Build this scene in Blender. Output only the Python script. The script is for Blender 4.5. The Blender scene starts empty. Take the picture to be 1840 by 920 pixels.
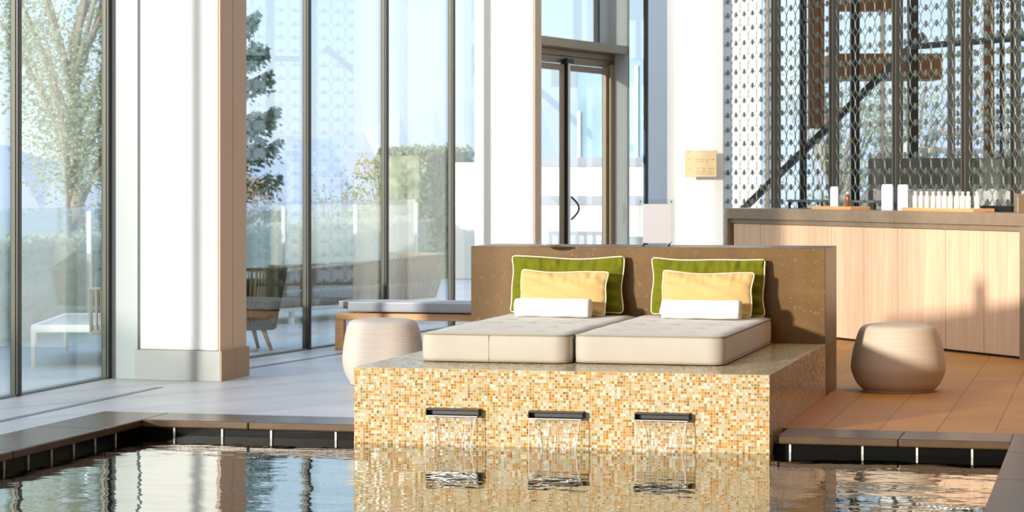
import bpy, bmesh, math, random
from math import sin, cos, pi, atan2, atan, sqrt, radians
from mathutils import Vector, Matrix, Euler, noise
random.seed(7)
sc = bpy.context.scene
COL = sc.collection

# ------------------------------------------------------------ camera, sky, sun, exposure
FPX, HOR, EYE = 4335.0, 330.0, 1.3
TH = atan(1080 / FPX)                      # the building's long axis (+Y) lies 14 deg right of the view
cd = bpy.data.cameras.new('camera'); cam = bpy.data.objects.new('camera', cd); COL.objects.link(cam)
cd.sensor_width = 36.0; cd.lens = 36.0 * FPX / 1840
cd.shift_y = -(460 - HOR) / 1840
cd.clip_start = 0.1; cd.clip_end = 9000
cam.location = (0, 0, EYE); cam.rotation_euler = (pi / 2, 0, TH)
cd.dof.use_dof = True; cd.dof.focus_distance = 13.2; cd.dof.aperture_fstop = 7.0
sc.camera = cam
sc.view_settings.view_transform = 'Standard'; sc.view_settings.look = 'None'
sc.view_settings.exposure = 0.10; sc.view_settings.gamma = 1.0
sc.view_settings.use_curve_mapping = False
sc.cycles.transparent_max_bounces = 40
sc.cycles.max_bounces = 10
sc.cycles.sample_clamp_indirect = 6.0

SUN_EL, SUN_AZ = radians(8.5), radians(26.5)       # low sun from behind and left, travelling 26.5 deg right of +Y
sun_dir = Vector((sin(SUN_AZ) * cos(SUN_EL), cos(SUN_AZ) * cos(SUN_EL), -sin(SUN_EL)))
sl = bpy.data.lights.new('sun', 'SUN'); sl.energy = 4.5; sl.angle = radians(2.4); sl.color = (1.0, 0.93, 0.84)
so = bpy.data.objects.new('sun', sl); COL.objects.link(so)
so.rotation_euler = (-sun_dir).to_track_quat('Z', 'Y').to_euler()

w = bpy.data.worlds.new('sky'); sc.world = w; w.use_nodes = True
nt = w.node_tree; nt.nodes.clear()
def wn(t): return nt.nodes.new(t)
out = wn('ShaderNodeOutputWorld'); bg = wn('ShaderNodeBackground'); tc = wn('ShaderNodeTexCoord')
sep = wn('ShaderNodeSeparateXYZ'); ramp = wn('ShaderNodeValToRGB')
nt.links.new(tc.outputs['Generated'], sep.inputs[0])
mr = wn('ShaderNodeMapRange'); mr.inputs[1].default_value = -0.1; mr.inputs[2].default_value = 0.6
nt.links.new(sep.outputs[2], mr.inputs[0]); nt.links.new(mr.outputs[0], ramp.inputs[0])
e = ramp.color_ramp.elements
e[0].position = 0.0; e[0].color = (0.62, 0.70, 0.76, 1)
e[1].position = 1.0; e[1].color = (0.42, 0.66, 1.0, 1)
for p, c in ((0.14, (0.70, 0.78, 0.88, 1)), (0.24, (0.66, 0.82, 0.98, 1)), (0.5, (0.50, 0.74, 1.0, 1))):
    x = e.new(p); x.color = c
# the sky grows brighter round the low sun
dt = wn('ShaderNodeVectorMath'); dt.operation = 'DOT_PRODUCT'
nt.links.new(tc.outputs['Generated'], dt.inputs[0]); dt.inputs[1].default_value = (-sun_dir.x, -sun_dir.y, -sun_dir.z)
m2 = wn('ShaderNodeMapRange'); m2.inputs[1].default_value = -0.1; m2.inputs[2].default_value = 1.0
m2.inputs[3].default_value = 0.0; m2.inputs[4].default_value = 1.0
nt.links.new(dt.outputs['Value'], m2.inputs[0])
mx = wn('ShaderNodeMixRGB'); mx.inputs[2].default_value = (1.15, 1.1, 1.02, 1)
nt.links.new(m2.outputs[0], mx.inputs[0]); nt.links.new(ramp.outputs[0], mx.inputs[1])
nt.links.new(mx.outputs[0], bg.inputs[0]); bg.inputs[1].default_value = 1.22
nt.links.new(bg.outputs[0], out.inputs[0])

# ------------------------------------------------------------ placing helpers
def at(u, Z):
    """ground plan point that lies Z metres ahead of the eye on the sight line u"""
    x = (u - 920) * Z / FPX
    return Vector((x * cos(TH) - Z * sin(TH), x * sin(TH) + Z * cos(TH), 0))
def hz(v, Z): return EYE - (v - HOR) * Z / FPX
def xs(u, y):
    k = (u - 920) / FPX
    return y * (k * cos(TH) - sin(TH)) / (cos(TH) + k * sin(TH))

# ------------------------------------------------------------ materials
def srgb(r, g, b):
    f = lambda c: c / 12.92 if c <= .04045 else ((c + .055) / 1.055) ** 2.4
    return (f(r / 255), f(g / 255), f(b / 255), 1)
class MT:
    def __init__(s, name):
        s.m = bpy.data.materials.new(name); s.m.use_nodes = True
        s.t = s.m.node_tree; s.t.nodes.clear()
        s.out = s.n('ShaderNodeOutputMaterial')
    def n(s, t, **k):
        x = s.t.nodes.new(t)
        for a, b in k.items(): setattr(x, a, b)
        return x
    def l(s, a, b): s.t.links.new(a, b)
    def math(s, op, a, b=None, c=None):
        x = s.n('ShaderNodeMath', operation=op)
        for i, v in enumerate((a, b, c)):
            if v is None: continue
            if isinstance(v, (int, float)): x.inputs[i].default_value = v
            else: s.l(v, x.inputs[i])
        return x.outputs[0]
    def vmath(s, op, a, b=None):
        x = s.n('ShaderNodeVectorMath', operation=op)
        for i, v in enumerate((a, b)):
            if v is None: continue
            if isinstance(v, (tuple, list)): x.inputs[i].default_value = v
            else: s.l(v, x.inputs[i])
        return x
    def pos(s, scale=(1, 1, 1), rot=(0, 0, 0), world=False):
        mp = s.n('ShaderNodeMapping'); mp.inputs['Scale'].default_value = scale; mp.inputs['Rotation'].default_value = rot
        if world: g = s.n('ShaderNodeNewGeometry'); s.l(g.outputs['Position'], mp.inputs[0])
        else: g = s.n('ShaderNodeTexCoord'); s.l(g.outputs['Object'], mp.inputs[0])
        return mp.outputs[0]
    def noise(s, vec, scale, detail=3, rough=.5):
        x = s.n('ShaderNodeTexNoise'); x.inputs['Scale'].default_value = scale
        x.inputs['Detail'].default_value = detail; x.inputs['Roughness'].default_value = rough
        s.l(vec, x.inputs['Vector']); return x
    def ramp(s, fac, stops, const=False):
        x = s.n('ShaderNodeValToRGB'); cr = x.color_ramp
        if const: cr.interpolation = 'CONSTANT'
        cr.elements[0].position, cr.elements[0].color = stops[0]
        cr.elements[1].position, cr.elements[1].color = stops[-1]
        for p, c in stops[1:-1]:
            q = cr.elements.new(p); q.color = c
        s.l(fac, x.inputs[0]); return x.outputs[0]
    def bsdf(s, col=None, rough=.5, metal=0, spec=.5, normal=None, **kw):
        b = s.n('ShaderNodeBsdfPrincipled')
        if col is not None:
            if isinstance(col, tuple): b.inputs['Base Color'].default_value = col
            else: s.l(col, b.inputs['Base Color'])
        if isinstance(rough, (int, float)): b.inputs['Roughness'].default_value = rough
        else: s.l(rough, b.inputs['Roughness'])
        b.inputs['Metallic'].default_value = metal; b.inputs['Specular IOR Level'].default_value = spec
        if normal is not None: s.l(normal, b.inputs['Normal'])
        for k, v in kw.items(): b.inputs[k.replace('_', ' ')].default_value = v
        s.l(b.outputs[0], s.out.inputs[0]); return b
    def bump(s, h, strength=.3, dist=.01):
        x = s.n('ShaderNodeBump'); x.inputs['Strength'].default_value = strength; x.inputs['Distance'].default_value = dist
        s.l(h, x.inputs['Height']); return x.outputs[0]

def plain(name, col, rough=.5, metal=0, spec=.5, var=.06, vs=3.0, bump=0.0, bs=60):
    M = MT(name); P = M.pos()
    nz = M.noise(P, vs, 4)
    d = tuple(c * (1 - var) for c in col[:3]) + (1,); u = tuple(min(1, c * (1 + var)) for c in col[:3]) + (1,)
    c = M.ramp(nz.outputs[0], [(.3, d), (.7, u)])
    nrm = None
    if bump: nrm = M.bump(M.noise(P, bs, 2).outputs[0], bump, .004)
    M.bsdf(c, rough, metal, spec, nrm); return M.m

def glassy(name, tint=(1, 1, 1, 1), base=.04, rough=0.0, spec_col=(1, 1, 1, 1), bumpfn=None, power=5.0):
    M = MT(name); g = M.n('ShaderNodeNewGeometry')
    N = g.outputs['Normal']
    if bumpfn: N = bumpfn(M)
    d = M.vmath('DOT_PRODUCT', g.outputs['Incoming'], N).outputs['Value']
    c = M.math('ABSOLUTE', d); q = M.math('POWER', M.math('SUBTRACT', 1.0, c), power)
    f = M.math('ADD', M.math('MULTIPLY', q, 1 - base), base)
    tr = M.n('ShaderNodeBsdfTransparent'); tr.inputs[0].default_value = tint
    gl = M.n('ShaderNodeBsdfGlossy'); gl.inputs['Roughness'].default_value = rough; gl.inputs[0].default_value = spec_col
    if bumpfn: M.l(N, gl.inputs['Normal'])
    mxs = M.n('ShaderNodeMixShader'); M.l(f, mxs.inputs[0]); M.l(tr.outputs[0], mxs.inputs[1]); M.l(gl.outputs[0], mxs.inputs[2])
    M.l(mxs.outputs[0], M.out.inputs[0]); return M.m

def mosaic():
    M = MT('glass_mosaic'); P = M.pos(); PT = .0152
    g = M.n('ShaderNodeNewGeometry'); ns = M.n('ShaderNodeSeparateXYZ'); M.l(g.outputs['Normal'], ns.inputs[0])
    sc_ = M.vmath('MULTIPLY', P, (1 / PT,) * 3).outputs[0]
    fl = M.vmath('FLOOR', sc_).outputs[0]; fr = M.vmath('FRACTION', sc_).outputs[0]
    fs = M.n('ShaderNodeSeparateXYZ'); M.l(fr, fs.inputs[0])
    gm = None
    for i in range(3):
        a = M.math('LESS_THAN', M.math('MINIMUM', fs.outputs[i], M.math('SUBTRACT', 1.0, fs.outputs[i])), .075)
        b = M.math('LESS_THAN', M.math('ABSOLUTE', ns.outputs[i]), .5)
        ab = M.math('MULTIPLY', a, b); gm = ab if gm is None else M.math('MAXIMUM', gm, ab)
    wn_ = M.n('ShaderNodeTexWhiteNoise'); M.l(fl, wn_.inputs['Vector'])
    # clusters of amber tiles among pale ones
    cl = M.noise(fl, .22, 2, .6)
    v = M.math('ADD', M.math('MULTIPLY', wn_.outputs['Value'], .8), M.math('MULTIPLY', M.math('SUBTRACT', cl.outputs[0], .4), .9))
    col = M.ramp(v, [(0, srgb(176, 172, 150)), (.14, srgb(204, 196, 176)), (.26, srgb(168, 164, 132)), (.34, srgb(190, 172, 134)),
                     (.44, srgb(178, 152, 94)), (.52, srgb(188, 138, 50)), (.62, srgb(174, 116, 26)), (.69, srgb(148, 112, 40)), (.75, srgb(194, 128, 74)), (.80, srgb(188, 170, 140)),
                     (.86, srgb(140, 132, 84)), (.91, srgb(140, 88, 28)), (.96, srgb(200, 190, 168))], True)
    mixc = M.n('ShaderNodeMixRGB'); M.l(gm, mixc.inputs[0]); M.l(col, mixc.inputs[1]); mixc.inputs[2].default_value = srgb(186, 174, 138)
    rv = M.vmath('SUBTRACT', wn_.outputs['Color'], (.5, .5, .5)).outputs[0]
    rv = M.vmath('MULTIPLY', rv, (.10, .10, .10)).outputs[0]
    nn = M.vmath('NORMALIZE', M.vmath('ADD', g.outputs['Normal'], rv).outputs[0]).outputs[0]
    ro = M.math('ADD', M.math('MULTIPLY', gm, .5), .12)
    M.bsdf(mixc.outputs[0], ro, 0, .5, nn); return M.m

def stone_floor(name, c1, c2, mortar, tw, tl, rough=.45, spec=.4, axis=0):
    M = MT(name); P = M.pos(rot=(0, 0, axis), world=True)
    b = M.n('ShaderNodeTexBrick'); M.l(P, b.inputs['Vector'])
    b.inputs['Color1'].default_value = c1; b.inputs['Color2'].default_value = c2; b.inputs['Mortar'].default_value = mortar
    b.inputs['Scale'].default_value = 1.0; b.inputs['Mortar Size'].default_value = .0022; b.inputs['Brick Width'].default_value = tl; b.inputs['Row Height'].default_value = tw
    nz = M.noise(M.pos(world=True), 1.3, 6, .6)
    v = M.ramp(nz.outputs[0], [(.3, (.86, .86, .86, 1)), (.7, (1.06, 1.06, 1.06, 1))])
    mm = M.n('ShaderNodeMixRGB', blend_type='MULTIPLY'); mm.inputs[0].default_value = 1; M.l(b.outputs[0], mm.inputs[1]); M.l(v, mm.inputs[2])
    M.bsdf(mm.outputs[0], rough, 0, spec); return M.m

def brown_stone():
    M = MT('brown_quartz'); P = M.pos()
    n1 = M.noise(P, 5, 6, .65); n2 = M.noise(P, 70, 3, .6); n3 = M.noise(P, 26, 2, .5)
    c = M.ramp(n1.outputs[0], [(.3, srgb(96, 70, 30)), (.7, srgb(116, 86, 42))])
    s = M.ramp(M.math('MULTIPLY', n2.outputs[0], M.math('ADD', n3.outputs[0], .45)), [(.60, (0, 0, 0, 1)), (.72, (1, 1, 1, 1))])
    mm = M.n('ShaderNodeMixRGB'); M.l(s, mm.inputs[0]); M.l(c, mm.inputs[1]); mm.inputs[2].default_value = srgb(136, 108, 70)
    M.bsdf(mm.outputs[0], .32, 0, .25); return M.m

def wood(name, c1, c2, scale=1.0, axis='Z', rough=.5):
    M = MT(name); s_ = {'Z': (14, 14, .6), 'X': (.6, 14, 14), 'Y': (14, .6, 14)}[axis]
    P = M.pos(scale=tuple(v * scale for v in s_))
    n1 = M.noise(P, 2.2, 5, .6); n2 = M.noise(P, 9, 3, .6)
    f = M.math('ADD', M.math('MULTIPLY', n1.outputs[0], .7), M.math('MULTIPLY', n2.outputs[0], .3))
    M.bsdf(M.ramp(f, [(.35, c1), (.65, c2)]), rough, 0, .35); return M.m

def fabric(name, col, scale=260, bump=.25, rough=.9, sheen=.2):
    M = MT(name); P = M.pos()
    nz = M.noise(P, 3, 4); c = M.ramp(nz.outputs[0], [(.3, tuple(x * .93 for x in col[:3]) + (1,)), (.7, tuple(min(1, x * 1.05) for x in col[:3]) + (1,))])
    wv = M.noise(P, scale, 2)
    b = M.bsdf(c, rough, 0, .15, M.bump(wv.outputs[0], bump, .002)); b.inputs['Sheen Weight'].default_value = sheen
    return M.m

def ribbed(name, col, pitch, bump=.5):
    M = MT(name); P = M.pos(); s_ = M.n('ShaderNodeSeparateXYZ'); M.l(P, s_.inputs[0])
    wv = M.math('SINE', M.math('MULTIPLY', s_.outputs[2], 2 * pi / pitch))
    nz = M.noise(M.pos(scale=(1, 1, 30)), 3, 2)
    c = M.ramp(nz.outputs[0], [(.3, tuple(x * .96 for x in col[:3]) + (1,)), (.7, tuple(min(1, x * 1.03) for x in col[:3]) + (1,))])
    M.bsdf(c, .75, 0, .25, M.bump(wv, bump, .004)); return M.m

def leafmat(name, c1, c2):
    M = MT(name); P = M.pos(); nz = M.noise(P, 6, 2)
    c = M.ramp(nz.outputs[0], [(.35, c1), (.65, c2)])
    d = M.n('ShaderNodeBsdfDiffuse'); M.l(c, d.inputs[0]); t = M.n('ShaderNodeBsdfTranslucent'); M.l(c, t.inputs[0])
    mxs = M.n('ShaderNodeMixShader'); mxs.inputs[0].default_value = .35; M.l(d.outputs[0], mxs.inputs[1]); M.l(t.outputs[0], mxs.inputs[2])
    M.l(mxs.outputs[0], M.out.inputs[0]); return M.m

def water_bump(M):
    g = M.n('ShaderNodeNewGeometry')
    def layer(scale, sx, sy, rot, det=2):
        mp = M.n('ShaderNodeMapping'); mp.inputs['Scale'].default_value = (sx, sy, 1); mp.inputs['Rotation'].default_value = (0, 0, rot)
        M.l(g.outputs['Position'], mp.inputs[0]); return M.noise(mp.outputs[0], scale, det, .5).outputs[0]
    a = layer(1.6, 1.0, 1.6, .2); b = layer(7, .8, 1.3, -.25); c = layer(22, 1, 1, .1, 1)
    h = M.math('ADD', M.math('ADD', a, M.math('MULTIPLY', b, .22)), M.math('MULTIPLY', c, .035))
    x = M.n('ShaderNodeBump'); x.inputs['Strength'].default_value = 1.0; x.inputs['Distance'].default_value = .0062
    M.l(h, x.inputs['Height']); return x.outputs[0]

MAT = {}
MAT['white'] = plain('white_plaster', srgb(236, 235, 232), .6, var=.015)
MAT['reveal'] = plain('warm_shade_reveal', srgb(206, 176, 142), .5, var=.02)  # warm shade of the pillar sides painted into their colour
MAT['plinth'] = plain('grey_plinth', srgb(172, 171, 169), .4, var=.03)
MAT['plinth_shade'] = plain('warm_shade_plinth', srgb(160, 128, 88), .4, var=.05)  # side of the grey plinth, with its warm shade put into the colour
MAT['jamb'] = plain('pale_grey_panel', srgb(178, 184, 184), .4, var=.02)
MAT['bronze'] = plain('bronze_metal', srgb(150, 132, 108), .38, .5, var=.04)
MAT['dark_metal'] = plain('dark_metal', srgb(32, 31, 27), .4, .2, var=.1)
MAT['screen_metal'] = plain('screen_metal', srgb(112, 118, 108), .45, .35, var=.08)
MAT['screen_post'] = plain('screen_post_metal', srgb(96, 90, 78), .4, .4, var=.06)
MAT['steel'] = plain('brushed_steel', srgb(200, 198, 192), .3, .8, var=.04)
MAT['floor'] = stone_floor('grey_limestone', srgb(196, 195, 196), srgb(204, 202, 201), srgb(172, 170, 168), .6, 1.2, .4, .4, pi / 2)
MAT['floor_warm'] = stone_floor('warm_lit_limestone', srgb(182, 128, 66), srgb(192, 136, 72), srgb(104, 70, 36), .3, .9, .55, .2, pi / 2)  # same stone floor, warm room light painted into its colour
MAT['terrace'] = stone_floor('terrace_tiles', srgb(196, 210, 224), srgb(222, 222, 220), srgb(190, 196, 202), .9, 2.2, .35, .4, 0)
MAT['slot'] = plain('drain_slot', srgb(120, 132, 130), .4, .3)
MAT['coping'] = plain('dark_coping_stone', srgb(84, 64, 42), .28, 0, .3, var=.18, vs=6, bump=.15, bs=40)
MAT['pool_tile'] = plain('black_pool_tile', srgb(12, 12, 9), .3, 0, .05, var=.2)
MAT['grout'] = plain('white_grout', srgb(205, 205, 195), .6, var=.03)
MAT['pool_bottom'] = plain('pool_bottom', srgb(60, 66, 52), .5, var=.15)
MAT['glass'] = glassy('window_glass', (.95, .975, .97, 1), .07)
MAT['clear'] = glassy('clear_glass', (.95, .98, .97, 1), .04)
MAT['frost'] = glassy('balustrade_glass', (.86, .92, .92, 1), .10)
MAT['water'] = glassy('pool_water', (.13, .15, .10, 1), .03, 0.0, (.97, .98, .96, 1), water_bump, 3.4)
def fall_bump(M):
    P = M.pos(scale=(60, 60, 6)); return M.bump(M.noise(P, 1, 2).outputs[0], 1.0, .012)
MAT['fall'] = glassy('falling_water', (.98, .985, .985, 1), .07, .05, (1, 1, 1, 1), fall_bump)
MAT['foam'] = plain('white_water', srgb(240, 244, 246), .2, 0, .8, var=.02)
MAT['mosaic'] = mosaic()
MAT['stone'] = brown_stone()
MAT['counter_stone'] = plain('taupe_stone', srgb(142, 122, 98), .25, 0, .6, var=.08, vs=14)
MAT['oak'] = wood('pale_oak', srgb(216, 178, 144), srgb(230, 198, 168), .8, 'Z', .5)
MAT['teak'] = wood('teak', srgb(190, 140, 92), srgb(214, 170, 124), 1, 'X', .5)
MAT['tray'] = wood('tray_wood', srgb(214, 150, 92), srgb(232, 178, 124), 1, 'X', .45)
MAT['mattress'] = fabric('mattress_fabric', srgb(182, 176, 163))
MAT['seam'] = fabric('seam_cord', srgb(150, 140, 122))
MAT['tuft'] = fabric('tuft_cord', srgb(150, 144, 136))
MAT['green'] = fabric('olive_green_cotton', srgb(108, 111, 18), sheen=.1)
MAT['yellow'] = fabric('golden_yellow_cotton', srgb(204, 174, 116), sheen=.1)
MAT['piping'] = fabric('cream_piping', srgb(236, 224, 190))
MAT['towel'] = fabric('white_terry', srgb(240, 240, 242), 160, .6)
MAT['pouf'] = ribbed('cream_rib', srgb(216, 203, 192), .016, .22)
MAT['pouf2'] = ribbed('smooth_cream', srgb(204, 188, 168), .012, .12)
MAT['cushion'] = fabric('blue_grey_fabric', srgb(164, 166, 172))
MAT['bead'] = plain('olive_bead', srgb(62, 62, 46), .4, .3)
MAT['white_metal'] = plain('white_metal', srgb(240, 240, 238), .35, var=.01)
MAT['rope'] = fabric('taupe_rope', srgb(150, 136, 116))
MAT['rope_dark'] = fabric('dark_olive_rope', srgb(66, 68, 50))
MAT['cush_dark'] = fabric('charcoal_cushion', srgb(92, 92, 84))
MAT['cush_pale'] = fabric('pale_cushion', srgb(200, 204, 206))
MAT['timber'] = wood('timber_cladding', srgb(104, 68, 36), srgb(130, 90, 52), .6, 'Z', .6)
MAT['paper'] = plain('paper', srgb(186, 186, 190), .6, var=.01)
MAT['plaque'] = plain('tan_plaque', srgb(226, 196, 150), .5, var=.03)
MAT['ink'] = plain('tan_ink', srgb(206, 166, 112), .5)
MAT['amber'] = plain('amber_glass', srgb(140, 78, 26), .1, 0, .7)
MAT['bottle'] = plain('white_bottle', srgb(240, 234, 222), .25, 0, .6, var=.02)
MAT['dispenser'] = plain('white_dispenser', srgb(228, 232, 238), .3, 0, .6, var=.01)
MAT['band'] = plain('grey_band', srgb(176, 178, 186), .6)
MAT['gardenwall'] = plain('garden_wall_paint', srgb(232, 228, 222), .7, var=.02)
MAT['grey_panel'] = plain('grey_panel', srgb(104, 104, 96), .6)
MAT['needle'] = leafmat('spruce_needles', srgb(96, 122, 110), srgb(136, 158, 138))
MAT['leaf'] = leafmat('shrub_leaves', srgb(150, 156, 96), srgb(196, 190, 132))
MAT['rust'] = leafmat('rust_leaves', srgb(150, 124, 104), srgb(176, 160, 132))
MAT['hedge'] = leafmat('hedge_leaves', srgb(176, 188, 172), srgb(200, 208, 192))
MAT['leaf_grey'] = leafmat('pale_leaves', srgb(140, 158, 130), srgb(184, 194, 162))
MAT['bark'] = plain('bark', srgb(150, 140, 126), .9, var=.2)
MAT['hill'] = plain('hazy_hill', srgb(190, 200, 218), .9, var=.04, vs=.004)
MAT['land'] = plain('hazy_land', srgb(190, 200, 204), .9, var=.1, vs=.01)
MAT['blue_glass'] = plain('blue_tinted_glazing', srgb(176, 206, 222), .15, 0, .6)

# ------------------------------------------------------------ mesh helpers
def bm_new(): return bmesh.new()
def obj(name, bm, mat, parent=None, smooth=False, loc=None, rot=None, bevel=0, seg=2, kind=None, label=None):
    bmesh.ops.recalc_face_normals(bm, faces=bm.faces)
    me = bpy.data.meshes.new(name); bm.to_mesh(me); bm.free()
    mats = mat if isinstance(mat, (list, tuple)) else [mat]
    for m in mats: me.materials.append(MAT[m] if isinstance(m, str) else m)
    o = bpy.data.objects.new(name, me); COL.objects.link(o)
    if parent: o.parent = parent
    if loc is not None: o.location = loc
    if rot is not None: o.rotation_euler = rot
    if smooth:
        for p in me.polygons: p.use_smooth = True
    if bevel:
        b = o.modifiers.new('bevel', 'BEVEL'); b.width = bevel; b.segments = seg; b.limit_method = 'ANGLE'; b.angle_limit = radians(40)
    if kind: o['kind'] = kind
    if label: o['label'] = label
    return o
def tag(o, label, cat, group=None, kind=None):
    o['label'] = label; o['category'] = cat
    if group: o['group'] = group
    if kind: o['kind'] = kind
    return o
def empty(name, loc=(0, 0, 0), rz=0, kind=None):
    o = bpy.data.objects.new(name, None); COL.objects.link(o); o.location = loc; o.rotation_euler = (0, 0, rz)
    o.empty_display_size = .1
    if kind: o['kind'] = kind
    return o
def copy_tree(o, parent=None):
    c = o.copy(); COL.objects.link(c); c.parent = parent
    for ch in list(o.children): copy_tree(ch, c)
    return c
def box(bm, x0, x1, y0, y1, z0, z1, mi=0, M=None):
    vs = [bm.verts.new((x, y, z)) for z in (z0, z1) for y in (y0, y1) for x in (x0, x1)]
    if M is not None:
        for v in vs: v.co = M @ v.co
    for f in ((0, 2, 3, 1), (4, 5, 7, 6), (0, 1, 5, 4), (2, 6, 7, 3), (0, 4, 6, 2), (1, 3, 7, 5)):
        fc = bm.faces.new([vs[i] for i in f]); fc.material_index = mi
    return vs
def bar(bm, a, b, w_, d_=None, mi=0, up=Vector((0, 0, 1))):
    a, b = Vector(a), Vector(b); d_ = d_ or w_; t = (b - a).normalized()
    if abs(t.dot(up)) > .95: up = Vector((0, 1, 0))
    s = t.cross(up).normalized(); n = s.cross(t)
    vs = [bm.verts.new(p + s * i * w_ / 2 + n * j * d_ / 2) for p in (a, b) for i, j in ((-1, -1), (1, -1), (1, 1), (-1, 1))]
    for f in ((0, 1, 2, 3), (7, 6, 5, 4), (0, 4, 5, 1), (1, 5, 6, 2), (2, 6, 7, 3), (3, 7, 4, 0)):
        fc = bm.faces.new([vs[i] for i in f]); fc.material_index = mi
def tube(bm, pts, r, n=8, closed=False, mi=0, cap=True):
    pts = [Vector(p) for p in pts]; N = len(pts); rings = []
    rr = r if isinstance(r, (list, tuple)) else [r] * N
    prev = None
    for i, p in enumerate(pts):
        if closed: t = pts[(i + 1) % N] - pts[i - 1]
        else: t = pts[min(i + 1, N - 1)] - pts[max(i - 1, 0)]
        t.normalize()
        if prev is None:
            s = t.cross(Vector((0, 0, 1)))
            if s.length < .1: s = t.cross(Vector((0, 1, 0)))
        else: s = prev - t * prev.dot(t)
        s.normalize(); prev = s.copy(); nn = t.cross(s)
        rings.append([bm.verts.new(p + (s * cos(2 * pi * k / n) + nn * sin(2 * pi * k / n)) * rr[i]) for k in range(n)])
    for i in range(N if closed else N - 1):
        a, b = rings[i], rings[(i + 1) % N]
        off = 0
        if closed and i == N - 1:      # best matching start vertex
            off = min(range(n), key=lambda o: (a[0].co - b[o].co).length)
        for k in range(n):
            f = bm.faces.new((a[k], a[(k + 1) % n], b[(k + 1 + off) % n], b[(k + off) % n])); f.material_index = mi
    if cap and not closed:
        bm.faces.new(rings[0][::-1]).material_index = mi; bm.faces.new(rings[-1]).material_index = mi
def lathe(bm, prof, n=48, cx=0, cy=0, sx=1, sy=1, mi=0):
    rings = []
    for r, z in prof:
        if r < 1e-5: rings.append([bm.verts.new((cx, cy, z))])
        else: rings.append([bm.verts.new((cx + r * sx * cos(2 * pi * k / n), cy + r * sy * sin(2 * pi * k / n), z)) for k in range(n)])
    for a, b in zip(rings, rings[1:]):
        for k in range(n):
            j = (k + 1) % n
            if len(a) == 1 and len(b) == 1: continue
            if len(a) == 1: f = bm.faces.new((a[0], b[k], b[j]))
            elif len(b) == 1: f = bm.faces.new((a[k], a[j], b[0]))
            else: f = bm.faces.new((a[k], a[j], b[j], b[k]))
            f.material_index = mi
def boxobj(name, x0, x1, y0, y1, z0, z1, mat, parent=None, bevel=0, kind=None, label=None):
    bm = bm_new(); cx, cy, cz = (x0 + x1) / 2, (y0 + y1) / 2, z0
    box(bm, x0 - cx, x1 - cx, y0 - cy, y1 - cy, 0, z1 - z0)
    return obj(name, bm, mat, parent, loc=(cx, cy, cz), bevel=bevel, kind=kind, label=label)
def rrect(hx, hy, r, z, n=8):
    pts = []
    for cx, cy, a0 in ((hx - r, hy - r, 0), (-hx + r, hy - r, pi / 2), (-hx + r, -hy + r, pi), (hx - r, -hy + r, 1.5 * pi)):
        for k in range(n + 1):
            a = a0 + k * pi / 2 / n; pts.append((cx + r * cos(a), cy + r * sin(a), z))
    return pts
def pad(bm, hx, hy, r, h, dome=.012, bulge=.006, nx=30, ny=60, dimples=(), wob=.0, lip=.012):
    """soft slab: domed top with dimples, bulging sides"""
    def mp(u, v):
        x, y = u * hx, v * hy; cx, cy = hx - r, hy - r
        dx, dy = abs(x) - cx, abs(y) - cy
        if dx > 0 and dy > 0:
            L = sqrt(dx * dx + dy * dy); s = max(dx, dy) / L
            dx *= s; dy *= s; x = math.copysign(cx + dx, x); y = math.copysign(cy + dy, y)
        return x, y
    def grid(z0, sgn):
        g = []
        for j in range(ny + 1):
            row = []
            for i in range(nx + 1):
                u, v = -1 + 2 * i / nx, -1 + 2 * j / ny
                x, y = mp(u * 1.0, v * 1.0)
                e = min(1, (1 - max(abs(u) ** 1.0 * 1, 0)) * hx / .06); e2 = min(1, (1 - abs(v)) * hy / .06)
                k = (1 - (1 - e) ** 2) * (1 - (1 - e2) ** 2)
                z = z0 + sgn * dome * k
                if sgn > 0:
                    for px, py in dimples:
                        d2 = (x - px) ** 2 + (y - py) ** 2
                        z -= .010 * math.exp(-d2 / (2 * .022 ** 2))
                    z += wob * (sin(x * 9 + y * 5) + sin(y * 13 - x * 4)) * k
                row.append(bm.verts.new((x, y, z)))
            g.append(row)
        for j in range(ny):
            for i in range(nx):
                bm.faces.new((g[j][i], g[j][i + 1], g[j + 1][i + 1], g[j + 1][i]))
        loop = [g[0][i] for i in range(nx)] + [g[j][nx] for j in range(ny)] + [g[ny][i] for i in range(nx, 0, -1)] + [g[j][0] for j in range(ny, 0, -1)]
        return loop
    top = grid(h - lip, 1); bot = grid(lip * .5, -1 * .3)
    K = 7; prev = top
    for q in range(1, K):
        t = q / K; z = (h - lip) * (1 - t) + lip * .5 * t; off = bulge * (1 - (2 * t - 1) ** 4)
        ring = []
        for v in top:
            n_ = Vector((v.co.x / hx ** 1, v.co.y / hy, 0))
            n_ = Vector((math.copysign(max(0, abs(v.co.x) - hx + r), v.co.x), math.copysign(max(0, abs(v.co.y) - hy + r), v.co.y), 0))
            if n_.length > 1e-6: n_.normalize()
            ring.append(bm.verts.new((v.co.x + n_.x * off, v.co.y + n_.y * off, z)))
        L = len(ring)
        for k in range(L): bm.faces.new((prev[k], prev[(k + 1) % L], ring[(k + 1) % L], ring[k]))
        prev = ring
    L = len(prev)
    for k in range(L): bm.faces.new((prev[k], prev[(k + 1) % L], bot[(k + 1) % L], bot[k]))

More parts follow.
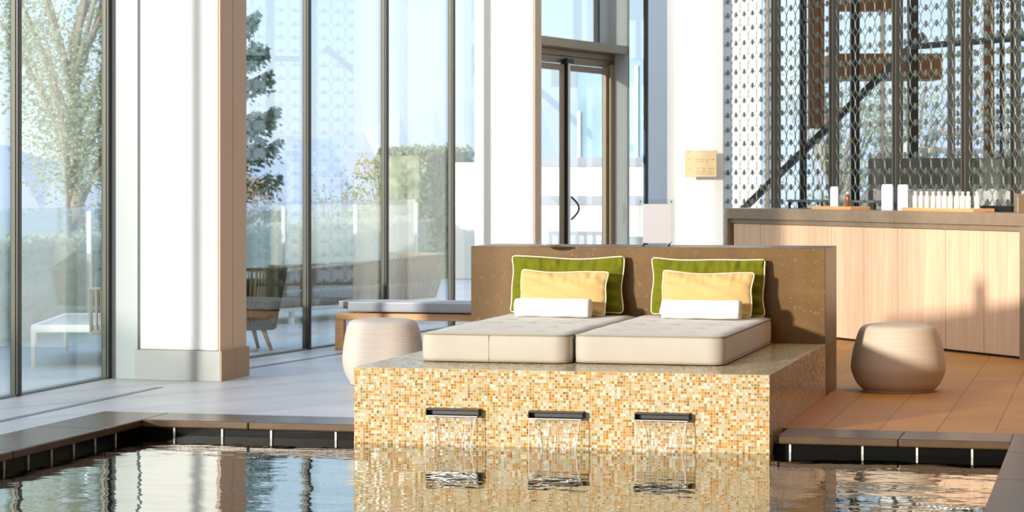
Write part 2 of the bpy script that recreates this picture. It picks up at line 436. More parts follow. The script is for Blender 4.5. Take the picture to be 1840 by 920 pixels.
# ------------------------------------------------------------ floor, pool, coping
def slab(name, rects, z0, z1, mat, kind='structure'):
    bm = bm_new()
    for x0, x1, y0, y1 in rects: box(bm, x0, x1, y0, y1, z0, z1)
    return obj(name, bm, mat, kind=kind)
XL, XR, YB = -5.19, -.50, 12.40          # pool water edge left, right, back
slab('floor', [(-6.7, -5.59, -2, 16.3), (-5.59, -3.6, 12.8, 16.3), (-6.4, -3.6, 16.3, 25.5)], -.25, 0, 'floor')
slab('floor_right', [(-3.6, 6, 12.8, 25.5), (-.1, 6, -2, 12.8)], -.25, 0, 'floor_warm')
bm = bm_new()
for a, b, c, d in ((XL - .40, XL, 2, 12.8), (XL, -3.95, 12.40, 12.8), (-1.68, XR, 12.38, 12.8), (XR, XR + .40, 2, 12.8)):
    n0 = len(bm.verts); y = c
    if b - a < d - c:
        while y < d - .01:
            y2 = min(d, y + 1.1); box(bm, a, b, y + .0012, y2 - .0012, -.04, .0015); y = y2
    else:
        x = a
        while x < b - .01:
            x2 = min(b, x + .62); box(bm, x + .0012, x2 - .0012, c, d, -.04, .0015); x = x2
obj('trim_1', bm, 'coping', bevel=.008, seg=3, kind='structure')
# pool shell: dark tiled walls, pale grout joints
bm = bm_new()
box(bm, XL - .3, XL - .03, 2, 12.43, -1.4, -.04); box(bm, XL - .03, -3.94, 12.43, 12.7, -1.4, -.04); box(bm, -1.70, XR + .03, 12.43, 12.7, -1.4, -.04); box(bm, XR + .03, XR + .3, 2, 12.43, -1.4, -.04)
obj('wall_pool', bm, 'pool_tile', kind='structure')
bm = bm_new()
for u in (314, 400, 488, 604):
    x = xs(u, 12.43); box(bm, x - .0055, x + .0055, 12.421, 12.43, -.30, -.042)
for u in (1420, 1550, 1648, 1747):
    x = xs(u, 12.43); box(bm, x - .0055, x + .0055, 12.421, 12.43, -.30, -.042)
for k in range(30):
    y = 12.1 - k * .27; box(bm, XL - .03, XL - .022, y - .005, y + .005, -.30, -.042)
    box(bm, XR + .022, XR + .03, y - .005, y + .005, -.30, -.042)
obj('trim_2', bm, 'grout', kind='structure')
slab('floor_pool', [(XL - .3, XR + .3, 2, 12.7)], -1.5, -1.4, 'pool_bottom')
ZW = -.0845
bm = bm_new(); vs = [bm.verts.new(p) for p in ((XL - .03, 2, 0), (XR + .03, 2, 0), (XR + .03, 12.43, 0), (XL - .03, 12.43, 0))]; bm.faces.new(vs)
wt = obj('pool_water', bm, 'water', loc=(0, 0, ZW), kind='structure')
# drain slot in the floor along the glazing
bm = bm_new()
pts = [(-5.905, 2), (-5.905, 14.5)]
box(bm, -5.93, -5.88, 2, 14.4, -.002, .0025)
bar(bm, (-5.905, 15.6, .0006), (-5.905, 16.0, .0006), .05, .004); bar(bm, (-5.905, 16.0, .0006), (-5.72, 17.6, .0006), .05, .004); bar(bm, (-5.72, 17.6, .0006), (-5.4, 20.5, .0006), .05, .004)
obj('trim_3', bm, 'slot', kind='structure')

# ------------------------------------------------------------ glazing
def window(n, origin, ang, posts, z1=5.0, z0=0.0, mat='dark_metal', mw=.05, md=.04, first=True):
    r = empty('window_%d' % n, origin, ang, 'structure')
    for i, p in enumerate(posts):
        bm = bm_new(); box(bm, -mw / 2, mw / 2, -md, md * .4, z0, z1); obj('mullion', bm, mat, r, loc=(p, 0, 0), bevel=.004)
        bm = bm_new(); box(bm, -mw / 2 - .006, -mw / 2 + .002, -md * .5, 0, z0, z1); obj('mullion_bead', bm, 'bead', r, loc=(p, 0, 0))
    for a, b in zip(posts, posts[1:]):
        bm = bm_new(); box(bm, a + mw / 2, b - mw / 2, -.004, .004, z0 + .01, z1); obj('pane', bm, 'glass', r)
    bm = bm_new(); box(bm, posts[0], posts[-1], -.03, .03, z0 - .01, z0 + .012); obj('sill_rail', bm, 'slot', r)
    return r
# left window, along x = -6.53
window(1, (-6.53, 0, 0), pi / 2, [9.49, 10.86, 12.23, 13.6, 14.97])
# middle window bends 6 degrees
f2 = at(549, 18.9); ang2 = atan2(cos(radians(20.3)), sin(radians(20.3))) + TH
window(2, f2, ang2, [-1.54, 0, 1.54, 3.06, 4.2])

# ------------------------------------------------------------ pillars
def pillar(u0, u1, Z, ang_off, depth, panel_side, name_n, plinth=True, w_=None, side_mat='reveal', h=5.0):
    a, b = at(u0, Z), at(u1, Z)
    o = empty('pillar', b, ang_off, 'structure'); W = w_ or (b - a).length
    bm = bm_new(); box(bm, -W, 0, 0, depth, .2 if plinth else 0, h); obj('shaft', bm, 'white', o, bevel=.012)
    if panel_side:
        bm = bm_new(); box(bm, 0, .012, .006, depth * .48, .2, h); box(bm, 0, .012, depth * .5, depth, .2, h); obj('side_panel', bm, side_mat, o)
    if plinth:
        bm = bm_new(); box(bm, -W - .03, .02, -.015, depth, 0, .2); obj('plinth', bm, 'plinth', o, bevel=.003)
        bm = bm_new(); box(bm, .02, .03, -.015, depth * .5, 0, .2); box(bm, .02, .03, depth * .51, depth + .01, 0, .2); obj('plinth_panel', bm, 'plinth_shade', o)
    return o
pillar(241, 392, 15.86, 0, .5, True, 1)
# pale jamb panel between the left glazing and the pillar
o = boxobj('trim_4', -6.50, -6.31, 15.0, 15.4, 0, 5, 'jamb', kind='structure')
a = at(846, 22.0)
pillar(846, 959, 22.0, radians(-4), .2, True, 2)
pillar(1193, 1300, 23.15, radians(-8), .3, False, 3, plinth=False)
ob = boxobj('wall_terrace', 0, .64, 0, .2, 0, 5, 'white', kind='structure'); ob.location = at(1325, 31.0); ob.rotation_euler = (0, 0, 0)

# ------------------------------------------------------------ door wall
DA = radians(26.8); d0 = at(973, 22.3); dang = atan2(cos(DA), sin(DA)) + TH
door = empty('door_1', d0, dang, 'structure')
LW = 1.96
ztop, zbot = hz(63.5, 22.3), hz(80, 22.3)
bm = bm_new(); box(bm, 0, LW, 0, .24, zbot, ztop); obj('transom', bm, 'bronze', door, bevel=.006)
bm = bm_new(); box(bm, 0, LW, .16, .22, zbot - .06, zbot); box(bm, 0, LW, .18, .24, zbot - .13, zbot - .06); obj('head_frame', bm, 'bronze', door, bevel=.006)
bm = bm_new(); box(bm, LW, LW + .012, -.01, .24, 0, 5); obj('reveal_edge', bm, 'bronze', door)
bm = bm_new(); box(bm, LW - .012, LW, .0, .14, 0, zbot); box(bm, LW - .012, LW, .0, .24, ztop, 5); obj('reveal_lining', bm, 'jamb', door)
bm = bm_new(); box(bm, LW - .10, LW - .0, .14, .24, 0, zbot - .1); obj('side_frame', bm, 'bronze', door, bevel=.005)
def leaf(x0, x1, hinge_right):
    lf = empty('door_leaf', (0, 0, 0), 0); lf.parent = door
    s = .05
    bm = bm_new()
    box(bm, x0, x0 + s, .17, .21, .02, zbot - .14); box(bm, x1 - s, x1, .17, .21, .02, zbot - .14)
    box(bm, x0 + s, x1 - s, .17, .21, .02, .12); box(bm, x0 + s, x1 - s, .17, .21, zbot - .20, zbot - .14)
    obj('leaf_frame', bm, 'bronze', lf, bevel=.004)
    bm = bm_new(); box(bm, x0 + s, x1 - s, .188, .192, .12, zbot - .20); obj('pane', bm, 'glass', lf)
    return lf
leaf(-.3, .86, False); rl = leaf(.93, LW - .10, True)
bm = bm_new(); box(bm, .862, .884, .15, .22, 0, zbot - .12); obj('meeting_stile', bm, 'dark_metal', door)
bm = bm_new(); box(bm, .888, .924, .14, .2, 0, zbot - .08); obj('steel_post', bm, 'steel', door, bevel=.01)
bm = bm_new(); box(bm, .80, .96, .12, .16, zbot - .13, zbot - .09); obj('closer_bracket', bm, 'dark_metal', door)
bm = bm_new(); zh = hz(375, 22.8)
tube(bm, [(.955 + .05 * sin(pi * k / 10) * 1.0, .15 - .06 * sin(pi * k / 10), zh - .11 + .22 * k / 10) for k in range(11)], .009, 8)
tube(bm, [(1.07 - .05 * sin(pi * k / 10), .26, zh - .02 + .18 * k / 10) for k in range(11)], .007, 8)
obj('handle', bm, 'dark_metal', rl, smooth=True)
# fanlight above the transom
r = empty('window_3', d0, dang, 'structure')
bm = bm_new(); box(bm, -.3, LW - .28, .216, .222, ztop, 5); obj('pane', bm, 'glass', r)
bm = bm_new(); box(bm, LW - .30, LW - .26, .19, .24, ztop, 5); obj('mullion', bm, 'dark_metal', r)
bm = bm_new(); box(bm, LW - .26, LW - .012, .19, .24, ztop, 5); obj('side_panel', bm, 'jamb', r)
# side light right of the door
r = empty('window_4', d0, dang, 'structure')
bm = bm_new(); box(bm, LW + .02, LW + .54, .04, .046, 0, 5); obj('pane', bm, 'glass', r)
bm = bm_new(); box(bm, LW + .54, LW + .575, .03, .07, 0, 5); obj('mullion', bm, 'dark_metal', r)
bm = bm_new(); box(bm, LW + .575, LW + 1.3, .03, .07, 0, 5); obj('side_panel', bm, 'white', r)

# ------------------------------------------------------------ mosaic platform with three water spouts
PX0, PX1, PY0, PY1, PZ = -3.935, -1.705, 12.30, 14.76, .32
plat = empty('daybed_platform', ((PX0 + PX1) / 2, PY0, 0))
tag(plat, 'raised platform clad in gold and cream mosaic, standing in the pool under two mattresses', 'platform')
bm = bm_new(); box(bm, PX0 - plat.location.x, PX1 - plat.location.x, 0, .49, -1.39, PZ); box(bm, PX0 - plat.location.x, PX1 - plat.location.x, .49, PY1 - PY0, .0005, PZ)
obj('mosaic_cladding', bm, 'mosaic', plat, bevel=.002)
for i, (ua, ub, vt) in enumerate(((765, 860, 732), (949, 1047, 737), (1140, 1238, 740))):
    xa, xb = xs(ua, PY0 - .05) - plat.location.x, xs(ub, PY0 - .05) - plat.location.x
    zt = hz(vt, (Vector((xa + plat.location.x, PY0, 0))).dot(Vector((-sin(TH), cos(TH), 0))))
    W = xb - xa
    sp = empty('water_spout', (xa, 0, zt)); sp.parent = plat
    bm = bm_new()   # hollow letterbox blade: top, cheeks and lower lip
    box(bm, 0, W, -.055, .0, -.008, 0); box(bm, 0, .006, -.055, 0, -.034, -.008); box(bm, W - .006, W, -.055, 0, -.034, -.008)
    box(bm, .006, W - .006, -.012, 0, -.034, -.008); box(bm, 0, W, -.050, 0, -.038, -.034)
    obj('spout_box', bm, 'dark_metal', sp, bevel=.0015)
    bm = bm_new(); box(bm, .006, W - .006, -.060, -.052, -.040, -.036); obj('lip', bm, 'steel', sp)
    # falling sheet
    bm = bm_new(); H = zt - ZW - .036; NX, NZ = 40, 18; g = []
    for j in range(NZ + 1):
        t = j / NZ; row = []
        for k in range(NX + 1):
            s = k / NX
            x = .008 + (W - .016) * (s * (1 - .10 * t) + .0 + .01 * t)
            y = -.056 - .045 * sqrt(t) + .004 * sin(s * 31 + t * 3 + i) * t + .003 * sin(s * 67 - t * 5) * t
            row.append(bm.verts.new((x, y, -.038 - H * t)))
        g.append(row)
    for j in range(NZ):
        for k in range(NX): bm.faces.new((g[j][k], g[j][k + 1], g[j + 1][k + 1], g[j + 1][k]))
    obj('water_sheet', bm, 'fall', sp, smooth=True)
    def stream(x0, x1, r0, ph):
        bm = bm_new(); tube(bm, [(x0 + (x1 - x0) * q / 10 + .002 * sin(q * 1.7 + ph), -.058 - .047 * sqrt(q / 10), -.038 - H * q / 10) for q in range(11)], [r0 * (1 - .05 * (q % 3)) for q in range(11)], 6)
        obj('edge_stream', bm, 'foam', sp, smooth=True)
    stream(.010, .013 + .004 * i, .0022, i); stream(W - .012, W * (.9 - .0 * i), .0024, 2 + i)
    if i != 1: stream(W * .80, W * .74, .0012, 4 + i)

# headboard
hb = boxobj('headboard', PX0 - .01, PX1, PY1 + .001, 15.38, 0, .905, 'stone', bevel=.004)
tag(hb, 'long polished brown stone headboard block standing behind the two mattresses', 'headboard')
bm = bm_new(); box(bm, 0, .0012, -.305, .305, 0, .004); obj('joint', bm, 'dark_metal', hb, loc=((PX1 - PX0) / 2 + .005, 0, .30))

# ------------------------------------------------------------ mattresses
def mattress(x0, x1, y0, y1, seam):
    hx, hy = (x1 - x0) / 2, (y1 - y0) / 2
    m = empty('mattress', ((x0 + x1) / 2, (y0 + y1) / 2, PZ))
    dm = [(hx * a, hy * b) for a in (-.5, 0, .5) for b in (-.72, -.36, 0, .36, .68)]
    bm = bm_new(); pad(bm, hx, hy, .085, .165, .012, .006, 44, 90, dm, .0015)
    obj('cover', bm, 'mattress', m, smooth=True)
    bm = bm_new(); tube(bm, [(p[0], p[1], .153) for p in rrect(hx + .001, hy + .001, .085, 0)], .0045, 8, True)
    obj('top_piping', bm, 'seam', m, smooth=True)
    bm = bm_new(); tube(bm, [(p[0], p[1], .009) for p in rrect(hx + .001, hy + .001, .085, 0)], .0045, 8, True)
    obj('bottom_piping', bm, 'seam', m, smooth=True)
    for px, py in dm:
        bm = bm_new(); lathe(bm, [(0, .006), (.008, .005), (.013, .0), (.012, -.004), (0, -.004)], 12)
        obj('button', bm, 'tuft', m, smooth=True, loc=(px, py, .1575))
    if seam is not None:
        bm = bm_new(); box(bm, seam - .0015, seam + .0015, -hy - .0085, -hy - .004, .012, .152); obj('side_seam', bm, 'tuft', m)
    return m
m1 = mattress(-3.705, -2.872, 12.775, 14.745, None)
bm = bm_new(); sx_ = xs(878, 12.77) - m1.location.x
box(bm, sx_ - .0012, sx_ + .0012, -.985 - .0075, -.985 - .004, .012, .152); obj('side_seam', bm, 'tuft', m1)
tag(m1, 'cream tufted mattress with a seam down its front, under the pillows nearer the windows', 'mattress')
m2_ = mattress(-2.855, -2.03, 12.835, 14.745, None)
tag(m2_, 'cream tufted mattress without a front seam, on the spout side nearer the wooden counter', 'mattress')

# ------------------------------------------------------------ pillows and towels
def pillow(name, w_, h_, t_, mat, seed, wr=.006):
    wr *= 2.5
    rnd = random.Random(seed); r = empty(name)
    NX, NY = 64, 32; bm = bm_new()
    ph = [rnd.uniform(0, 6) for _ in range(8)]; fr = [rnd.uniform(12, 27) for _ in range(8)]
    def outl(u, v):
        x = u * w_ / 2 * (1 - .035 * (1 - v * v)) ; z = v * h_ / 2 * (1 - .085 * (1 - u * u))
        x += .004 * sin(v * 5 + ph[0]) * abs(u); z += .004 * sin(u * 4 + ph[1]) * abs(v)
        return x, z
    front, back = [], []
    for j in range(NY + 1):
        a, b = [], []
        for i in range(NX + 1):
            u, v = -1 + 2 * i / NX, -1 + 2 * j / NY
            x, z = outl(u, v)
            k = ((1 - abs(u) ** 2.6) * (1 - abs(v) ** 2.2)) ** .55 if abs(u) < 1 and abs(v) < 1 else 0
            ed = max(0, v) ** 2 * (1 - v ** 8) + max(0, -v) ** 3 * (1 - v ** 8) * .7
            w1 = (noise.noise(Vector((u * 8 * w_ / .6, v * 1.6 + u * 1.2, seed * 1.7))) * 1.7 + noise.noise(Vector((u * 19 * w_ / .6, v * 2.5, seed * .9))) * .9) * wr * ed
            eu = abs(u) ** 3 * (1 - abs(u) ** 8)
            w1 += sin(v * 14 + ph[3] + u * 3) * wr * eu + sin(u * 7 + v * 9 + ph[2]) * wr * .35 * k
            y = -t_ / 2 * k + (w1 if k > 0 else 0)
            vf = bm.verts.new((x, y, z)); a.append(vf)
            b.append(vf if k == 0 else bm.verts.new((x, t_ / 2 * k, z)))
        front.append(a); back.append(b)
    for j in range(NY):
        for i in range(NX):
            bm.faces.new((front[j][i], front[j][i + 1], front[j + 1][i + 1], front[j + 1][i]))
            q = [back[j][i], back[j + 1][i], back[j + 1][i + 1], back[j][i + 1]]
            if len(set(q)) == 4 and any(x not in front[j] and x not in front[j + 1] for x in q): bm.faces.new(q)
    obj('cover', bm, mat, r, smooth=True)
    pts = []
    M_ = 40
    for k in range(M_): pts.append(outl(-1 + 2 * k / M_, -1))
    for k in range(M_ // 2): pts.append(outl(1, -1 + 4 * k / M_))
    for k in range(M_): pts.append(outl(1 - 2 * k / M_, 1))
    for k in range(M_ // 2): pts.append(outl(-1, 1 - 4 * k / M_))
    # soften the corner points
    P = [Vector((x, 0, z)) for x, z in pts]
    for _ in range(2): P = [(P[i - 1] + P[i] * 2 + P[(i + 1) % len(P)]) / 4 for i in range(len(P))]
    bm = bm_new(); tube(bm, [p * 1.006 for p in P], .0044, 8, True); obj('piping', bm, 'piping', r, smooth=True)
    return r
ZT = PZ + .165
def put(o, u0, u1, y, h_, lean, roll=0.0, lift=0.0):
    uc = (u0 + u1) / 2
    o.location = (xs(uc, y), y, ZT + h_ / 2 * cos(lean) + .012 + lift); o.rotation_euler = (-lean, roll, 0)
def wid(u0, u1, y): return xs(u1, y) - xs(u0, y)
for (u0, u1, y, hh, t_, lean, roll, lab) in ((918, 1120, 14.66, .355, .12, .17, .004, 'olive green pillow with cream piping on the mattress nearer the windows'),
                                      (1170, 1374, 14.66, .350, .12, .17, .006, 'olive green pillow with cream piping on the mattress nearer the wooden counter')):
    o = pillow('pillow', wid(u0, u1, y), hh, t_, 'green', int(u0), .009); put(o, u0, u1, y, hh, lean, roll); tag(o, lab, 'pillow')
for (u0, u1, y, hh, t_, lean, roll, lab) in ((934, 1090, 14.50, .275, .11, .26, .012, 'golden yellow pillow leaning on the green pillow nearer the windows'),
                                      (1188, 1352, 14.50, .275, .11, .26, .014, 'golden yellow pillow leaning on the green pillow nearer the counter')):
    o = pillow('pillow', wid(u0, u1, y), hh, t_, 'yellow', int(u0), .005); put(o, u0, u1, y, hh, lean, roll); tag(o, lab, 'pillow')
def towel(u0, u1, y, lab, seed):
    L = wid(u0, u1, y); R = .059; bm = bm_new(); n = 40; rings = []
    NX = 26
    for i in range(NX + 1):
        x = -L / 2 + L * i / NX; ring = []
        e = min(1, min(i, NX - i) / 1.5)
        for k in range(n):
            a = 2 * pi * k / n; rr = R * (.955 + .045 * sqrt(e)) + .0012 * sin(a * 3 + x * 30 + seed) + (.0016 if .9 < a < 1.1 else 0)
            ring.append(bm.verts.new((x, rr * cos(a) * 1.06, rr * sin(a) * .97)))
        rings.append(ring)
    for a, b in zip(rings, rings[1:]):
        for k in range(n): bm.faces.new((a[k], a[(k + 1) % n], b[(k + 1) % n], b[k]))
    for rg, s in ((rings[0], -1), (rings[-1], 1)):
        c = bm.verts.new((s * (L / 2 - .012), 0, 0))
        prev = rg
        for q in (.8, .55, .3):      # rolled end with stepped winds
            nr = [bm.verts.new((s * (L / 2 - .004 * (1 if int(q * 20) % 2 else 2)), v.co.y * q, v.co.z * q)) for v in rg]
            for k in range(n): bm.faces.new((prev[k], prev[(k + 1) % n], nr[(k + 1) % n], nr[k]))
            prev = nr
        for k in range(n): bm.faces.new((prev[k], prev[(k + 1) % n], c))
    o = obj('rolled_towel', bm, 'towel', smooth=True, loc=(xs((u0 + u1) / 2, y), y, ZT + .060))
    bm = bm_new(); sp = []
    for k in range(90):
        a = k * .22; rr = .006 + (.052 - .006) * k / 90; sp.append((L / 2 - .001, rr * cos(a), rr * sin(a)))
    tube(bm, sp, .0016, 5); obj('rolled_edge', bm, 'piping', o)
    tag(o, lab, 'towel')
towel(927, 1061, 14.30, 'white rolled towel in front of the yellow pillow nearer the windows', 1)
towel(1190, 1331, 14.30, 'white rolled towel in front of the yellow pillow nearer the counter', 4)

# ------------------------------------------------------------ poufs
def pouf(name, prof, mat, loc, lab, n=72):
    bm = bm_new()
    P = []
    for i in range(len(prof) - 1):       # Catmull-Rom through the profile
        p0 = prof[max(0, i - 1)]; p1 = prof[i]; p2 = prof[i + 1]; p3 = prof[min(len(prof) - 1, i + 2)]
        for k in range(6):
            t = k / 6
            P.append(tuple(.5 * (2 * p1[j] + (-p0[j] + p2[j]) * t + (2 * p0[j] - 5 * p1[j] + 4 * p2[j] - p3[j]) * t * t + (-p0[j] + 3 * p1[j] - 3 * p2[j] + p3[j]) * t ** 3) for j in (0, 1)))
    P.append(prof[-1])
    lathe(bm, [(max(0, r_), z) for r_, z in P], n)
    o = obj(name, bm, mat, smooth=True, loc=loc); tag(o, lab, 'pouf'); return o
p = pouf('pouf', [(0, 0), (.19, .002), (.215, .02), (.25, .09), (.262, .16), (.257, .24), (.243, .33), (.228, .385), (.205, .413), (.16, .424), (.08, .428), (0, .429)],
     'pouf', at(688, 15.62), 'cream ribbed pouf at the corner of the mosaic platform, in front of the wooden bench')
p = pouf('pouf', [(0, .0), (.20, .0), (.222, .008), (.262, .05), (.292, .12), (.295, .17), (.283, .25), (.262, .33), (.240, .385), (.212, .408), (.16, .418), (.08, .423), (0, .424)],
     'pouf2', at(1614, 15.18), 'smooth cream pouf alone on the warm-toned floor in front of the wooden counter')

# ------------------------------------------------------------ bench with two seat cushions behind
by = 18.02
b0 = at(612, 18.9)
bench = empty('bench', (b0.x, b0.y, 0), radians(1)); tag(bench, 'long low teak bench by the windows, carrying two blue-grey cushions', 'bench')
def leg(x, y):
    bm = bm_new(); box(bm, -.035, .035, -.035, .035, 0, .235); obj('leg', bm, 'teak', bench, loc=(x, y, 0), bevel=.005)
for x in (0, 1.15, 2.3):
    for y in (0, .62): leg(x, y)
bm = bm_new(); box(bm, -.035, 2.335, -.03, .03, .235, .29); obj('front_rail', bm, 'teak', bench, bevel=.005)
bm = bm_new(); box(bm, -.035, 2.335, .59, .65, .235, .29); obj('back_rail', bm, 'teak', bench, bevel=.005)
bm = bm_new(); box(bm, -.03, .03, .03, .59, .235, .285); obj('end_rail', bm, 'teak', bench, bevel=.005)
bm = bm_new(); box(bm, -.015, .015, .035, .585, .08, .11); obj('stretcher', bm, 'teak', bench)
bm = bm_new()
for k in range(22): box(bm, .05 + k * .104, .13 + k * .104, .03, .59, .262, .28)
obj('seat_slats', bm, 'teak', bench)
def bcush(x0, x1, y0, y1, z0, h, lab):
    hx, hy = (x1 - x0) / 2, (y1 - y0) / 2
    R = Matrix.Rotation(radians(1), 3, 'Z') @ Vector(((x0 + x1) / 2, (y0 + y1) / 2, 0))
    bm = bm_new(); pad(bm, hx, hy, .06, h, .008, .008, 50, 16, (), .001, .02)
    o = obj('seat_cushion', bm, 'cushion', smooth=True, loc=(b0.x + R.x, b0.y + R.y, z0), rot=(0, 0, radians(1)))
    bm = bm_new(); tube(bm, [(p_[0], p_[1], h - .02) for p_ in rrect(hx + .002, hy + .002, .06, 0)], .005, 8, True); obj('piping', bm, 'cush_pale', o, smooth=True)
    tag(o, lab, 'cushion', None)
bcush(.07, 2.35, -.06, .32, .292, .10, 'blue-grey seat cushion along the front of the teak bench')
bcush(-.13, 2.35, .345, .68, .292, .085, 'blue-grey seat cushion at the back of the teak bench, sticking out at its end')

# ------------------------------------------------------------ things on the headboard
s0 = at(1180, 15.2); zs = .905
sg = empty('sign_holder', (s0.x, s0.y, zs), TH); tag(sg, 'clear acrylic sign holder with a blank grey sheet, standing on the brown headboard', 'sign holder')
tilt = Matrix.Rotation(radians(-7), 4, 'X')
bm = bm_new(); box(bm, -.115, .115, 0, .004, .012, .30, 0, tilt); obj('acrylic_panel', bm, 'clear', sg)
bm = bm_new(); box(bm, -.086, .092, -.003, -.001, .02, .268, 0, tilt); obj('paper_sheet', bm, 'paper', sg)
for x in (-.10, .095):
    bm = bm_new(); box(bm, x - .004, x + .004, -.006, .0, .278, .287, 0, tilt)
    obj('screw', bm, 'dark_metal', sg)
for x in (-.075, .085):
    bm = bm_new(); bar(bm, (x - .015, -.03, .004), (x + .01, .02, .03), .006); bar(bm, (x, .02, .028), (x, .07, .003), .006); obj('foot', bm, 'dark_metal', sg)
pl = at(988, 15.05)
bm = bm_new(); lathe(bm, [(0, .002), (.045, .002), (.05, 0), (.055, .004), (.082, .013), (.083, .016), (.055, .008), (0, .006)], 40)
o = obj('plate', bm, 'steel', smooth=True, loc=(pl.x, pl.y, .905)); tag(o, 'shallow pale dish lying on top of the brown headboard', 'dish')

# ------------------------------------------------------------ counter, cabinets
KC = 20.1 * 2618
CA = atan2(-.9056, .424) + TH
def cz(u): return KC / (u + 1115)
c0 = at(1308, cz(1308))
def cl(u):                       # distance along the counter front
    return (at(u, cz(u)) - c0).length
ZC = 1.082
ct = empty('countertop', c0, CA); tag(ct, 'long taupe stone countertop with end slabs, over the pale oak cabinets', 'countertop')
E1 = cl(1838)
bm = bm_new(); box(bm, -.0, cl(1613) - .002, -.03, .66, ZC - .095, ZC); box(bm, cl(1613) + .002, E1 + .30, -.03, .66, ZC - .095, ZC); obj('top_slab', bm, 'counter_stone', ct, bevel=.003)
bm = bm_new(); box(bm, .045, E1, .0, .60, ZC - .135, ZC - .096); obj('shadow_rail', bm, 'counter_stone', ct, bevel=.002)
bm = bm_new(); box(bm, .0, .042, -.03, .66, 0, ZC - .096); obj('end_slab', bm, 'counter_stone', ct)
bm = bm_new(); box(bm, E1 + .005, E1 + .30, -.03, .66, 0, ZC - .096); obj('end_slab', bm, 'counter_stone', ct)
cabs = [((1317, 1366), 'narrow pale oak cabinet at the window end of the counter'),
        ((1366, 1493), 'wide pale oak cabinet second from the window end of the counter'),
        ((1493, 1551, 1612), 'two-door pale oak cabinet under the wooden tray with the amber bottle'),
        ((1612, 1698), 'pale oak cabinet behind the smooth cream pouf, under the bottle row'),
        ((1698, 1767), 'pale oak cabinet crossed by a narrow upright shadow, two from the far end slab'),
        ((1767, 1837), 'pale oak cabinet beside the right-hand end slab of the counter')]
for us, lab in cabs:
    xa, xb = cl(us[0]), cl(us[-1])
    R = Matrix.Rotation(CA, 3, 'Z') @ Vector((xa, 0, 0))
    cb = empty('cabinet', c0 + R, CA); tag(cb, lab, 'cabinet', 'oak cabinets of the counter')
    bm = bm_new(); box(bm, .002, xb - xa - .002, .03, .60, .03, ZC - .137); obj('carcass', bm, 'oak', cb)
    bm = bm_new(); box(bm, .002, xb - xa - .002, .05, .58, 0, .03); obj('toe_kick', bm, 'dark_metal', cb)
    for a_, b_ in zip(us, us[1:]):
        bm = bm_new(); x0, x1 = cl(a_) - xa, cl(b_) - xa
        box(bm, -(x1 - x0) / 2 + .003, (x1 - x0) / 2 - .003, .008, .029, .02, ZC - .14)
        obj('door', bm, 'oak', cb, loc=((x0 + x1) / 2, 0, 0), bevel=.001)
    bm = bm_new(); box(bm, -.0025, .0025, .022, .032, .03, ZC - .137); obj('shadow_gap', bm, 'timber', cb)

def onc(u, dy):
    """counter-top spot on sight line u, dy behind the front edge"""
    o2 = c0 + Matrix.Rotation(CA, 3, 'Z') @ Vector((0, dy, 0)); d = Matrix.Rotation(CA, 3, 'Z') @ Vector((1, 0, 0))
    k = (u - 920) / FPX; A = Vector((cos(TH), sin(TH), 0)); B = Vector((-sin(TH), cos(TH), 0))
    t = (k * o2.dot(B) - o2.dot(A)) / (d.dot(A) - k * d.dot(B))
    p_ = o2 + d * t; p_.z = ZC; return p_
def depthof(p_): return p_.dot(Vector((-sin(TH), cos(TH), 0)))
def pxm(p_): return depthof(p_) / FPX
# trays
def tray(u0, u1, dy, lab, d_=.2):
    a_, b_ = onc(u0, dy), onc(u1, dy); L = (b_ - a_).length
    bm = bm_new(); box(bm, 0, L, -d_ / 2, d_ / 2, 0, .014)
    for q in ((0, L, -d_ / 2, -d_ / 2 + .012), (0, L, d_ / 2 - .012, d_ / 2), (0, .012, -d_ / 2 + .012, d_ / 2 - .012), (L - .012, L, -d_ / 2 + .012, d_ / 2 - .012)): box(bm, *q, .014, .026)
    o = obj('tray', bm, 'tray', loc=a_, rot=(0, 0, CA), bevel=.002); tag(o, lab, 'tray'); return o
tray(1476, 1546, .2, 'small wooden tray carrying the amber bottle and a leaflet')
tray(1638.5, 1768, .2, 'long wooden tray carrying the row of white bottles')
# tall white boxes (dispensers) on the counter
def tallbox(u0, u1, v0, v1, dy, name, lab, mat='dispenser', d_=.09, lift=0, grp=None):
    c_ = onc((u0 + u1) / 2, dy); W = (u1 - u0) * pxm(c_) * .86; H = (v1 - v0) * pxm(c_)
    r = empty(name, (c_.x, c_.y, ZC + lift), TH + radians(-14)); tag(r, lab, 'box' if mat != 'paper' else 'leaflet holder', grp)
    bm = bm_new(); box(bm, -W / 2, W / 2, -d_ / 2, d_ / 2, 0, H - .012); obj('body', bm, mat, r, bevel=.006)
    bm = bm_new(); box(bm, -W / 2 + .004, W / 2 - .004, -d_ / 2 + .004, d_ / 2 - .004, H - .012, H); obj('lid', bm, mat, r, bevel=.004)
    return r
tallbox(1583, 1607, 331, 378, .16, 'tissue_dispenser', 'tall white box standing alone on the counter, beside the small tray')
tallbox(1612, 1634, 331, 378, .16, 'tissue_dispenser', 'tall white box standing next to the long tray of bottles')
tallbox(1491, 1508, 331, 369, .2, 'leaflet_box', 'upright white leaflet box on the small wooden tray', 'dispenser', .06, .0145)
cb_ = onc(1834, .12)
r = empty('brown_box', (cb_.x, cb_.y, ZC), TH); tag(r, 'brown box at the edge of the picture, on the end of the counter', 'box')
bm = bm_new(); box(bm, -.035, .10, -.06, .08, 0, .13); obj('body', bm, 'bronze', r, bevel=.003)
bm = bm_new(); box(bm, -.037, .102, -.062, .082, .13, .142); obj('lid', bm, 'counter_stone', r, bevel=.002)
